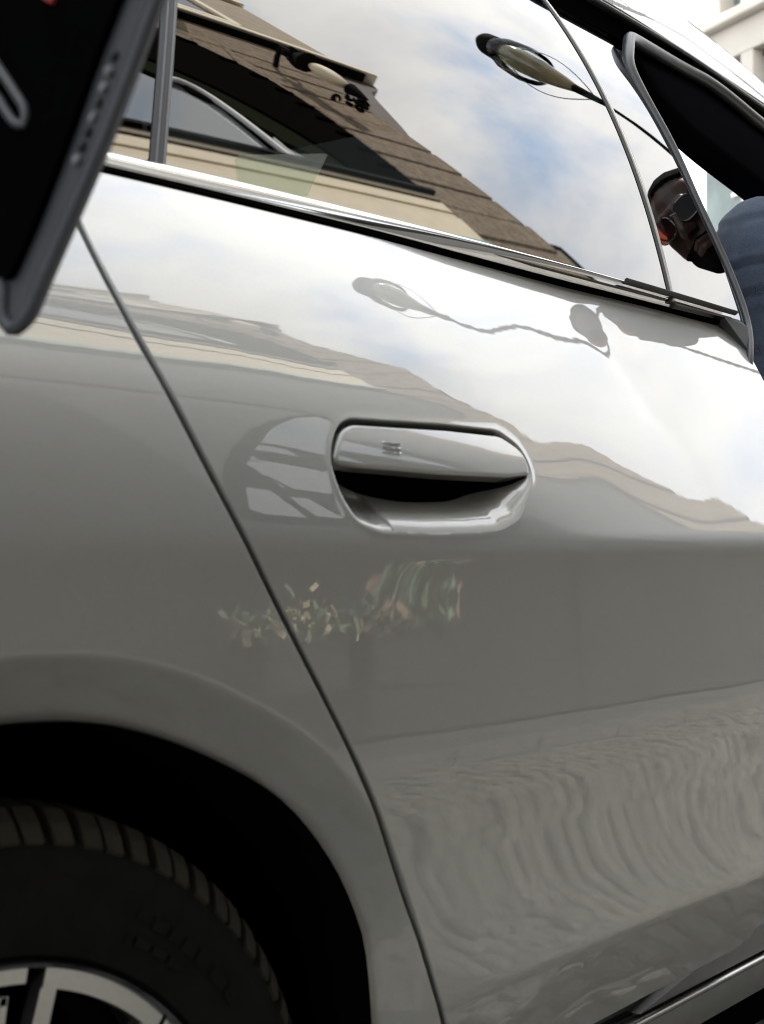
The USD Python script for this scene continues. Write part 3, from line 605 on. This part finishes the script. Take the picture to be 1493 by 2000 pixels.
# ---------------------------------------------------------------- ground
gr = obj('ground', boxm((-60, -2.6, -.5), (150, 90, 0)), asphalt); tag(gr, kind='structure')
PSI, DF = -.08, 3.2
nf = np.array([math.sin(PSI), math.cos(PSI), 0]); ax = np.array([math.cos(PSI), -math.sin(PSI), 0]); P0 = np.array([0, -DF, 0])
def FP(s, z, o=0.0): return P0 + ax * s + nf * o + np.array([0, 0, z])
pv = obj('pavement', prism([(-40, 0), (60, 0), (60, .70), (-40, .70)], FP(0, -.3), ax, nf, (0, 0, .40)), slab); tag(pv, kind='structure')
for i in range(40):
    o = obj('kerb_stone', prism([(-2 + i * .5 + .006, .702), (-2 + i * .5 + .494, .702), (-2 + i * .5 + .494, .83), (-2 + i * .5 + .006, .83)], FP(0, -.3), ax, nf, (0, 0, .41 + .004 * rng.random())), kerb_mat, pv)
gr2 = obj('road_bed', boxm((-60, -8, -.5), (150, -2.605, -.02)), asphalt); tag(gr2, kind='structure')
st = []
for i in range(112):
    for j in range(34):
        x, y = -.3 + i * .095 + (j % 2) * .047, -2.45 + j * .088
        if (np.array([x, y, 0]) - P0) @ nf < .91: continue
        wx, wy, h = .0405 + rng.normal(0, .003), .038 + rng.normal(0, .003), .016 + rng.normal(0, .005)
        b = boxm((-wx, -wy, -.04), (wx, wy, h), .009)
        b.apply_transform(trimesh.transformations.euler_matrix(rng.normal(0, .05), rng.normal(0, .05), rng.normal(0, .08)))
        b.apply_translation((x, y, 0)); st.append(b)
cb = obj('cobble_stones', cat(st), cobble); tag(cb, 'worn grey granite cobbles paving the street beside the car', 'cobbles', kind='stuff')

# ---------------------------------------------------------------- stone building across the street
bl = thing('stone_building', 'brown stone building with cream mouldings and arched window, mirrored in the car', 'building')
def fbox(name, s0, s1, z0, z1, o0, o1, m, ch=0.0, parent=bl):
    b = boxm((0, 0, 0), (s1 - s0, o1 - o0, z1 - z0), ch)
    v = b.vertices; b.vertices = FP(s0, z0, o0) + v[:, :1] * ax + v[:, 1:2] * nf + v[:, 2:] * np.array([0, 0, 1.0])
    return obj(name, b, m, parent)
SL, SR, CO = 11.70, 13.40, .565
fbox('rear_wall', -10, SR - .03, -.2, 17.4, -7.0, -.42, dark_wall)
fbox('end_wall', SR - .03, SR - .005, 0, 17.4, -7.0, -.31, tan_stone)
z = .12; i = 0
while z < 13.0:                                      # the stone pier, course by course
    h = min(CO, 13.0 - z)
    fbox('stone_block', SL + .006 * (i % 3), SR - .008 * ((i * 7) % 3), z + .020, z + h - .020, -.40, .0 + .02 * ((i * 5) % 4) / 3, brown_stone, .018)
    z += h; i += 1
# arch over the window: wedge stones from the pier's top round to the left
ac, ar = (9.9, 11.35), 1.80
n_v = 5
for k in range(n_v):
    a0, a1 = math.radians(2 + k * 88 / n_v), math.radians(2 + (k + 1) * 88 / n_v - .8)
    an = np.linspace(a0, a1, 6)
    ol = [(ac[0] + ar * math.cos(t), ac[1] + ar * math.sin(t)) for t in an]
    ol += [(min(SL + .005, ac[0] + 3.2 * math.cos(t)), min(14.1, ac[1] + 3.2 * math.sin(t))) for t in an[::-1]]
    obj('arch_stone', prism(ol, FP(0, 0, -.4), ax, (0, 0, 1), nf * (.40 + .01 * (k % 2))), brown_stone, bl)
for k in range(9):
    fbox('lintel_stone', 9.9 - (k + 1) * .95, 9.9 - k * .95 - .014, 13.16, 14.1, -.4, .012 * (k % 3), brown_stone, .016)
fbox('top_stone', SL - .9, SR - .02, 13.03, 14.1, -.4, .01, brown_stone, .016)
# window reveal with its clips
rv = dense([(10.72, 9.34), (10.64, 9.75), (10.45, 10.3), (10.10, 10.85), (9.70, 11.25), (9.2, 11.5), (8.4, 11.62), (4.0, 11.7)], .12)
oc = [(SL, 9.34), (SL, 11.35)] + [(ac[0] + ar * math.cos(t), ac[1] + ar * math.sin(t)) for t in np.radians(np.linspace(4, 90, 14))] + [(4.0, 13.15)]
obj('window_reveal', prism(np.vstack([rv, oc[::-1]]), FP(0, 0, -.10), ax, (0, 0, 1), nf * .10), matte_black, bl)
rv2 = rv - np.array([.42, .28])
jag = rv2 + np.c_[rng.normal(0, .05, len(rv2)), rng.normal(0, .05, len(rv2))]  # notched dark green panel, a painted reflection of trees in the panes
obj('tree_reflection_panel', prism(np.vstack([jag, (rv + np.array([.03, .03]))[::-1]]), FP(0, 0, -.08), ax, (0, 0, 1), nf * .05), matte_green, bl)
for k in range(11):
    zz = 9.5 + k * .36
    s_ = SL - .02 if zz < 11.6 else 9.9 + math.sqrt(max(0, 1.78 ** 2 - (zz - 11.35) ** 2))
    fbox('reveal_clip', s_ - .32, s_ - .05, zz, zz + .045, .002, .03, dark)
fbox('window_pane', 4.0, 9.60, 9.34, 11.9, -.065, -.06, window_glass)
fbox('window_pane', 9.72, 10.8, 9.34, 11.9, -.065, -.06, window_glass)
mul = dense([(9.74, 9.34), (9.68, 9.9), (9.62, 10.5), (9.52, 10.85), (9.34, 11.0), (9.22, 10.98)], .1)
obj('window_mullion', tube([FP(a, b, -.02) for a, b in mul], .032, 10), white_paint, bl, smooth=50)
obj('mullion_rebate', tube([FP(a + .085, b, -.04) for a, b in mul[:9]], .022, 8), dark, bl)
fbox('window_glazing_bar', 9.86, 9.885, 9.34, 10.0, -.058, -.03, white_paint)
# fascia under the window: strips of cream and olive with dark shadow gaps
for nm, z0, z1, o1, m in (('sill_drip', 9.275, 9.335, .10, dark_metal), ('olive_strip', 9.165, 9.270, .055, olive), ('shadow_gap', 9.135, 9.160, -.02, dark), ('cream_board', 8.955, 9.130, .04, cream),
                          ('shadow_gap', 8.930, 8.950, -.02, dark), ('cream_strip', 8.875, 8.925, .03, cream), ('shadow_gap', 8.84, 8.87, -.02, dark_metal), ('cream_strip', 8.40, 8.835, .045, cream), ('teal_strip', 8.30, 8.39, .07, teal)):
    fbox(nm, -6, SL - .012, z0, z1, -.39, o1, m)
# shop front: dark panels, a bright glazed opening
fbox('shopfront_panel', -6, 3.45, .12, 8.29, -.40, -.06, dark_wall)
fbox('shopfront_panel', 7.15, SL - .012, .12, 8.29, -.40, -.06, dark_wall)
fbox('shopfront_panel', 3.45, 7.15, 5.0, 8.29, -.40, -.062, dark_wall)
fbox('shopfront_panel', 3.45, 7.15, .12, 1.75, -.40, -.062, dark_wall)
fan = Polygon([(3.54, 2.03), (3.67, 2.32), (3.96, 2.80), (4.20, 3.11), (4.71, 3.66), (5.23, 4.10), (5.66, 4.41), (6.28, 4.75), (7.04, 5.0), (7.05, 1.9), (3.6, 1.95)])
for x0, x1, z0, z1 in ((3.4, 3.83, 1.96, 2.38), (3.90, 4.06, 2.0, 2.30), (4.15, 4.5, 1.96, 2.26), (3.95, 4.75, 2.45, 2.90), (3.7, 4.10, 2.86, 3.05), (4.25, 6.4, 3.32, 5.1), (4.1, 4.55, 3.12, 3.25)):
    q = fan.intersection(shapely.box(x0, z0, x1, z1))
    o = obj('shop_pane', prism(np.array(q.exterior.coords)[:-1], FP(0, 0, -.058), ax, (0, 0, 1), nf * .004), window_glass, bl)
ring_ = fan.buffer(.05).difference(fan.buffer(.004))
obj('shop_window_frame', prism(np.array(Polygon(list(fan.buffer(.07).exterior.coords)).exterior.coords)[:-1], FP(0, 0, -.12), ax, (0, 0, 1), nf * .05), dark_metal, bl)
fbox('shop_back_panel', 3.45, 7.15, 1.75, 5.0, -.40, -.13, plain('shop_inner_panel', (.10, .10, .095), .6, vary=.4, scale=2))
# upper storey, jettied out past the pier, and its cornices
SU = 15.55
fbox('cornice', -6, SU + .05, 14.12, 14.30, -.4, .20, cream, .02)
fbox('cornice_drip', -6, SU - .3, 14.04, 14.11, -.4, .16, dark_metal)
fbox('cornice_bead', -6, SU - .1, 14.33, 14.42, -.4, .12, olive, .01)
fbox('upper_wall', -6, SU, 14.43, 18.0, -.41, -.02, tan_stone)
fbox('upper_window_pane', 8.0, 13.4, 15.0, 16.9, -.018, -.010, window_glass)
fbox('upper_window_frame', 7.9, 13.5, 14.86, 15.0, -.02, .06, cream, .01)
fbox('upper_window_frame', 7.9, 13.5, 16.9, 17.0, -.02, .06, dark_metal)
fbox('upper_window_frame', 13.4, 13.62, 15.0, 16.9, -.02, .05, cream, .01)
fbox('upper_band', -6, SU + .1, 17.3, 17.5, -.4, .08, cream, .02)
fbox('roof_cornice', -6, SU + .5, 18.0, 18.4, -5.0, .30, tan_stone, .04)
ev = dense([(SR - .02, 14.10), (SU, 14.10), (15.4, 13.85), (14.9, 13.5), (14.55, 13.05), (14.25, 12.55), (13.9, 11.95), (13.62, 11.5), (SR - .02, 11.2)], .15)
obj('jetty_bracket', prism(ev, FP(0, 0, -.6), ax, (0, 0, 1), nf * .55), dark_wood, bl)

# wall lantern on an iron bracket
wl = thing('wall_lantern', 'wrought iron wall lantern with a cream oval shade on the brown stone pier', 'lantern')
c0 = FP(12.35, 12.0, .42)
sph = trimesh.creation.icosphere(3); sph.vertices = c0 + sph.vertices[:, :1] * ax * .15 + sph.vertices[:, 1:2] * nf * .12 + sph.vertices[:, 2:] * np.array([0, 0, .34])
obj('shade', sph, cream, wl, smooth=True)
obj('cap', trimesh.convex.convex_hull(np.vstack([[c0 + ax * .2 * math.cos(t) + nf * .2 * math.sin(t) + (0, 0, .40) for t in np.linspace(0, 6.2, 16)], [c0 + (0, 0, .72)]])), dark_metal, wl)
obj('finial', tube([c0 + (0, 0, -.40), c0 + (0, 0, -.55), c0 + (0, 0, -.72)], [.11, .07, .02], 10), dark_metal, wl)
for k in range(14):
    b0 = c0 + np.array([0, 0, rng.choice([-.62, -.45, .45, .62, .75])]) + ax * rng.normal(0, .08) + nf * rng.uniform(-.3, .05)
    R0 = rng.uniform(.05, .13); ph = rng.uniform(0, 6); e_ = ax * rng.uniform(-1, 1) + nf * rng.uniform(-1, 1); e_ /= np.linalg.norm(e_)
    obj('iron_leaf', tube([b0 + e_ * R0 * math.cos(ph + t) * (1 - t / 7) + np.array([0, 0, R0 * math.sin(ph + t) * (1 - t / 7)]) for t in np.linspace(0, 4.6, 14)], np.linspace(.04, .012, 14), 6), dark_metal, wl, smooth=60)
obj('bracket_arm', tube([FP(12.35, 12.85, 0.0), FP(12.35, 12.9, .2), c0 + (0, 0, .9), c0 + (0, 0, .70)], .04, 8), dark_metal, wl)

# hanging sign past the pier
hs = thing('hanging_sign', 'olive green sign board hanging past the edge of the stone pier', 'sign')
fbox('sign_board', SR + .06, SR + .72, 8.45, 9.05, -.2, -.15, plain('olive_sign_paint', (.13, .12, .055), .5, vary=.2, scale=3), .01, hs)
fbox('sign_frame', SR + .72, SR + .80, 8.40, 9.12, -.22, -.13, dark_metal, .01, hs)
fbox('sign_arm', SR - .02, SR + .80, 9.12, 9.17, -.21, -.15, dark_metal, 0, hs)

# planters at the foot of the shop front
def planter(s, label, m1):
    t = thing('flower_planter', label, 'planter', FP(s, .36, .22), 4.58, group=None)
    obj('box', boxm((-.24, -.11, 0), (.24, .11, .20), .015), terracotta, t)
    lv, pt = [], []
    for k in range(150):
        p = np.array([rng.uniform(-.27, .27), rng.uniform(-.14, .14), .20 + abs(rng.normal(0, .055))])
        q = boxm((-.03, -.012, -.001), (.03, .012, .001)); q.apply_transform(trimesh.transformations.random_rotation_matrix(rng.random(3))); q.apply_translation(p)
        (pt if k % 3 == 0 else lv).append(q)
    obj('leaves', cat(lv), leaf, t); obj('blossom', cat(pt), m1, t)
planter(3.25, 'grey planter with cream blossom, mirrored in the door below its handle', petal_b)
planter(3.86, 'grey planter with orange blossom, mirrored in the door below its handle', petal_a)

# street lamp ahead of the car
lp = thing('street_lamp', 'street lamp with amber glass drop head, mirrored high in the rear door window', 'street lamp')
lc = np.array([6.75, .515, 5.50]); up_ = np.array([-.10, .02, 1.0]); up_ /= np.linalg.norm(up_)
def lat(prof, c, n=28):
    m = lathe([(r, h) for r, h in prof], n); v = m.vertices
    a = np.cross(up_, [1, 0, 0]); a /= np.linalg.norm(a); b = np.cross(up_, a)
    m.vertices = c + v[:, :1] * a + v[:, 2:] * b + v[:, 1:2] * up_; m.fix_normals(); return m
obj('lamp_cap', lat([(.0, .42), (.10, .41), (.17, .36), (.185, .28), (.17, .22), (.0, .22)], lc), dark_metal, lp, smooth=50)
obj('lamp_body', lat([(.12, .26), (.165, .16), (.17, .05), (.15, -.08), (.10, -.22), (.05, -.33), (.0, -.36)], lc), lamp_glass, lp, smooth=60)
obj('lamp_shade', lat([(.16, .30), (.25, .18), (.27, .05), (.24, -.02)], lc), lamp_clear, lp, smooth=60)
obj('lamp_stem', tube([lc - up_ * .30, lc - up_ * .42, lc - up_ * .55], [.06, .05, .035], 10), dark_metal, lp)
for sg in (1, -1):
    obj('lamp_hoop', tube([lc + np.array([0, sg * .27 * math.sin(t), 0]) + up_ * (.30 - .78 * t / math.pi) for t in np.linspace(.1, math.pi, 16)], .006, 6), dark_metal, lp)
obj('post', tube(dense([lc - up_ * .5, (6.80, .44, 4.7), (6.84, .22, 4.1), (6.86, .10, 3.3), (6.87, .06, 2.0), (6.87, .05, 0)], .15), .020, 10), dark_metal, lp, smooth=60)

# far pale building beyond the car
cb_ = thing('pale_office_building', 'pale cream office building with large windows beyond the car', 'building')
L0 = np.array([-.59 + 45 * math.cos(math.radians(26.35)), -.759 + 45 * math.sin(math.radians(26.35)), 0])
qd_ = -np.array([math.cos(math.radians(62.4)), math.sin(math.radians(62.4)), 0]); qn = np.array([-.886, .463, 0])
def qbox(name, q0, q1, z0, z1, o0, o1, m, ch=0, parent=None):
    b = boxm((0, 0, 0), (q1 - q0, z1 - z0, o1 - o0), ch); v = b.vertices
    b.vertices = L0 + qd_ * q0 + qn * o0 + np.array([0, 0, z0]) + v[:, :1] * qd_ + v[:, 1:2] * np.array([0, 0, 1.0]) + v[:, 2:] * qn
    if b.volume < 0: b.invert()
    return obj(name, b, m, parent or cb_)
qbox('rear_wall', .05, 6.2, 0, 21, -12, -1.0, pale)
FLZ = [(0.2, 3.2), (4.2, 8.0), (9.0, 12.9), (13.4, 14.45), (15.85, 17.6)]
for z0, z1 in ((3.2, 4.2), (8.0, 9.0), (12.75, 13.3), (14.5, 15.45), (17.6, 21.0)):
    qbox('floor_band', -.1, 6.4, z0, z1, -1.0, 0.0, pale, .03)
qbox('cornice', -.35, 6.6, 15.46, 15.75, -1.0, .35, pale, .04)
for k in range(5):
    q = -.1 + k * 1.55 if k < 3 else 3.0 + (k - 3) * 2.85
    for z0, z1 in FLZ:
        if k == 0 and z0 < 13: continue
        qbox('column', q, q + .55, z0, z1 + .05, -1.0, -.02, pale, .02)
for k in range(3):
    q = .45 + k * 1.55 if k < 2 else 3.55 + (k - 2) * 3.2
    w = 1.0 if k < 2 else 2.6
    for z0, z1 in FLZ:
        if k == 0 and z0 < 13: wd = qbox('window', -.95, .44, z0, z1, -.56, -.55, office_glass)
        wd = qbox('window', q, q + w, z0, z1, -.56, -.55, office_glass)
        qbox('window_frame', q, q + w, z1 - .12, z1, -.54, -.40, dark_metal, 0, wd)
        if z1 - z0 > 3: qbox('transom', q, q + w, z0 + 1.6, z0 + 1.72, -.54, -.44, white_paint, 0, wd)

# unseen row of houses, added to keep the low sun off the roadway
hb = thing('added_terrace', 'plain tan rendered house row added out of the frame to shade the street', 'building')
obj('wall', boxm((-36, 7.0, 0), (-.5, 15, 14.0)), tan_stone, hb)
obj('eaves', boxm((-36.3, 6.6, 14.0), (-.2, 15.3, 14.4), .03), cream, hb)
for k in range(12):
    for zz in (1.4, 4.8, 8.2, 11.2):
        wn = obj('window', boxm((-36.5 + k * 3.0, 6.96, zz), (-35.1 + k * 3.0, 6.998, zz + 2.0)), office_glass, hb)
        obj('frame', boxm((-36.6 + k * 3.0, 6.90, zz - .12), (-35.0 + k * 3.0, 6.996, zz - .002)), cream, wn)

# ---------------------------------------------------------------- person in the front doorway
man = thing('person', 'man in blue denim shirt and sunglasses leaning in the front doorway of the car', 'person')
def hulls(chains, edge=.012, it=12):
    """Limbs as hulls of spheres joined into one smooth skin. chains: lists of (point, radius)."""
    M = manifold3d.Manifold()
    for ch in chains:
        for (a, ra_), (b, rb_) in zip(ch[:-1], ch[1:]):
            s1 = manifold3d.Manifold.sphere(ra_, 20).translate(list(map(float, a))); s2 = manifold3d.Manifold.sphere(rb_, 20).translate(list(map(float, b)))
            M = M + manifold3d.Manifold.batch_hull([s1, s2])
    me = M.refine_to_length(edge).to_mesh()
    t = trimesh.Trimesh(me.vert_properties[:, :3], me.tri_verts, process=True)
    trimesh.smoothing.filter_taubin(t, lamb=.5, nu=.52, iterations=it)
    return t
HC = np.array([2.05, .261, 1.605])                              # middle of the head
sR, sL = np.array([1.83, .338, 1.345]), np.array([2.22, .29, 1.36])
chest, pelvis, neck = np.array([2.04, .36, 1.15]), np.array([2.08, .55, .86]), np.array([2.055, .29, 1.42])
elR, haR = np.array([1.79, .355, 1.06]), np.array([1.95, .50, .90])
elL, haL = np.array([2.32, .27, 1.08]), np.array([2.20, .22, .88])
def hand(w, d, side):
    """Palm, four unequal curled fingers and a thumb from the palm's side."""
    d = d / np.linalg.norm(d); s = np.cross(d, [0, 0, 1.0]); s /= np.linalg.norm(s); u = np.cross(s, d)
    ch = [[(w, .027), (w + d * .05 + s * .02, .016)], [(w, .027), (w + d * .05 - s * .02, .016)], [(w + d * .05 + s * .02, .016), (w + d * .085 + s * .026, .013)], [(w + d * .05 - s * .02, .016), (w + d * .085 - s * .026, .013)]]
    for i, l in enumerate((.068, .078, .072, .056)):
        b = w + d * .088 + s * (.030 - .020 * i)
        ch.append([(b, .0095), (b + d * l * .45 - u * .008, .0088), (b + d * l * .75 - u * .024, .008), (b + d * l * .9 - u * .042, .007)])
    t0 = w + d * .025 + s * .028 * side
    ch.append([(t0, .013), (t0 + d * .03 + s * .024 * side, .0105), (t0 + d * .06 + s * .028 * side - u * .014, .009)])
    return ch
body_ch = [[(neck - (0, 0, .06), .06), (neck + (0, .01, .05), .057), (HC - (0, 0, .05), .06)], [(elR, .042), (haR, .028)], [(elL, .042), (haL, .028)]]
body_ch += hand(haR, np.array([.6, .5, -.45]), 1) + hand(haL, np.array([-.2, .1, -1.0]), -1)
# head, modelled looking along +x, then turned
def head_local():
    c = [[((-.015, 0, .035), .088), ((.012, 0, .035), .083)], [((.015, 0, .03), .078), ((.035, 0, -.05), .056)], [((.035, 0, -.05), .056), ((.068, 0, -.098), .026)],
         [((.03, .035, -.06), .035), ((.055, .015, -.098), .026)], [((.03, -.035, -.06), .035), ((.055, -.015, -.098), .026)],
         [((.083, .03, .030), .014), ((.088, 0, .026), .015), ((.083, -.03, .030), .014)], [((.093, 0, .018), .008), ((.112, 0, -.024), .0125)],
         [((.100, .012, -.028), .010), ((.112, 0, -.024), .0125)], [((.100, -.012, -.028), .010), ((.112, 0, -.024), .0125)],
         [((.080, .022, -.062), .009), ((.093, 0, -.058), .0105), ((.080, -.022, -.062), .009)], [((.080, .020, -.073), .010), ((.091, 0, -.074), .012), ((.080, -.020, -.073), .010)],
         [((.06, .045, -.01), .026), ((.05, .05, -.04), .022)], [((.06, -.045, -.01), .026), ((.05, -.05, -.04), .022)]]
    for s in (1, -1):
        c += [[((.0, s * .078, .03), .012), ((-.012, s * .086, .015), .013), ((-.002, s * .078, -.025), .010)]]
    return hulls(c, .006, 6)
hz, hp_, hr = math.radians(194.4), math.radians(3.6), math.radians(14.1)
RM = trimesh.transformations.euler_matrix(hr, hp_, hz, 'sxyz')
def place_head(m):
    m = m.copy(); m.apply_transform(RM); m.apply_translation(HC); return m
hd = head_local()
body = hulls(body_ch, .010, 8)
body = cat([body, place_head(hd)])
bo = obj('body', body, skin, man, smooth=True)
hv_ = hd.copy(); nrm_ = hv_.vertex_normals
m_ = (hv_.vertices[:, 2] > .055 + np.clip(hv_.vertices[:, 0], -1, .2) * .42) | ((hv_.vertices[:, 0] < -.012) & (hv_.vertices[:, 2] > -.045))
hair = hv_.copy(); hair.vertices = hair.vertices + nrm_ * np.where(m_, .0065, -.004)[:, None]
obj('hair', place_head(hair), hair_mat, bo, smooth=True)
bd = hd.copy(); x_, y_, z_ = bd.vertices.T
mb = (z_ < -.044 + .25 * np.clip(np.abs(y_) - .03, 0, 1)) & (x_ > .0) & ~((np.abs(z_ + .067) < .0125) & (np.abs(y_) < .025) & (x_ > .07)) & (z_ < -.048)
bd.vertices = bd.vertices + bd.vertex_normals * np.where(mb, .0012, -.004)[:, None]
obj('beard', place_head(bd), hair_mat, bo, smooth=True)
for s in (1, -1):
    an = np.linspace(0, 2 * np.pi, 24, endpoint=False)
    ol = np.c_[s * .036 + .0275 * np.sign(np.cos(an)) * np.abs(np.cos(an)) ** .7, .004 + .0225 * np.sign(np.sin(an)) * np.abs(np.sin(an)) ** .7]
    ln = prism(ol, (.112, 0, 0), (-.12 * s, 1, 0), (0, 0, 1), (.003, 0, 0))
    le = obj('sunglass_lens', place_head(ln), lens_mat if s < 0 else amber_lens, bo)
    obj('lens_rim', place_head(tube([(.1135 - .12 * s * a, a, b) for a, b in np.vstack([ol, ol[:1]])], .0022, 6)), gloss_black, le)
    obj('temple_arm', place_head(tube([(.106, s * .065, .012), (.05, s * .081, .016), (-.01, s * .087, .012)], .0024, 6)), gloss_black, bo)
obj('glasses_bridge', place_head(tube([(.113, .012, .010), (.117, 0, .014), (.113, -.012, .010)], .002, 6)), gloss_black, bo)
# shirt, with the folds that run round the sleeve
sh = [[(sR, .088), ((sR + elR) / 2 + (0, .012, 0), .073), (elR, .060)], [(elR, .060), (elR + (haR - elR) * .55, .05)], [(sL, .082), (elL, .06)], [(elL, .06), (elL + (haL - elL) * .5, .05)],
      [(sR, .085), (neck + (0, 0, -.02), .072)], [(sL, .085), (neck + (0, 0, -.02), .072)], [(sR - (-.02, .03, .05), .08), (chest - (.09, 0, .02), .115)], [(sL - (.02, -.03, .05), .08), (chest + (.09, 0, -.02), .115)],
      [(chest + (-.07, 0, 0), .125), (pelvis + (-.08, 0, .06), .115)], [(chest + (.07, 0, 0), .125), (pelvis + (.08, 0, .06), .115)], [(sR, .083), (sL, .083)], [(chest + (.09, 0, 0), .11), (chest - (.09, 0, 0), .11)], [(pelvis + (.08, 0, .06), .115), (pelvis + (-.08, 0, .06), .115)]]
shirt = hulls(sh, .008, 10)
vn = shirt.vertex_normals.copy(); v = shirt.vertices.copy()
q = v[:, 2] + .018 * np.sin(v[:, 1] * 14 + v[:, 0] * 5) - .02 * (v[:, 0] - 1.8)
wob = meshkit.fbm(v * 9, 3, 5) - .5
d_ = .010 * wob
for z0, amp, wd in ((1.318, .0085, .0065), (1.268, .0075, .006), (1.235, .004, .006), (1.165, .007, .010), (1.395, .0045, .007), (1.10, .007, .008)):
    e = (q - z0 - .006 * wob) / wd
    arm = np.exp(-(np.maximum(0, np.linalg.norm(v[:, :2] - (1.82, .33), axis=1) - .10) / .09) ** 2)
    d_ += arm * amp * (np.exp(-(e - 1.1) ** 2) * .55 - np.exp(-e ** 2) * .9)
shirt.vertices = v + vn * d_[:, None]
so = obj('denim_shirt', shirt, denim, man, smooth=True)
obj('sleeve_seam', tube([sR + np.array([-.086 * math.cos(t), .02 + .0 * t, .0]) + np.array([.03, -.055 + .0 * t, .02 + .088 * math.sin(t)]) for t in np.linspace(-.6, 1.4, 14)], .002, 6), denim, so)
tz_ = [[(pelvis + (.07, 0, .02), .115), (pelvis + (-.07, 0, .02), .115)]]
for s, fx in ((.09, 2.18), (-.09, 1.98)):
    tz_.append([(pelvis + (s, 0, 0), .105), ((fx, .12, .62), .072), ((fx, -.04, .12), .052)])
obj('trousers', hulls(tz_, .015, 8), trouser_mat, man, smooth=True)
for s, fx in ((.09, 2.18), (-.09, 1.98)):
    p = np.array([fx, -.05, .05])
    obj('shoe', hulls([[(p + (0, .03, .0), .045), (p + (-.01, -.12, -.005), .04)], [(p, .045), (p + (0, 0, .06), .045)]], .012, 4), liner_mat, man, smooth=True)
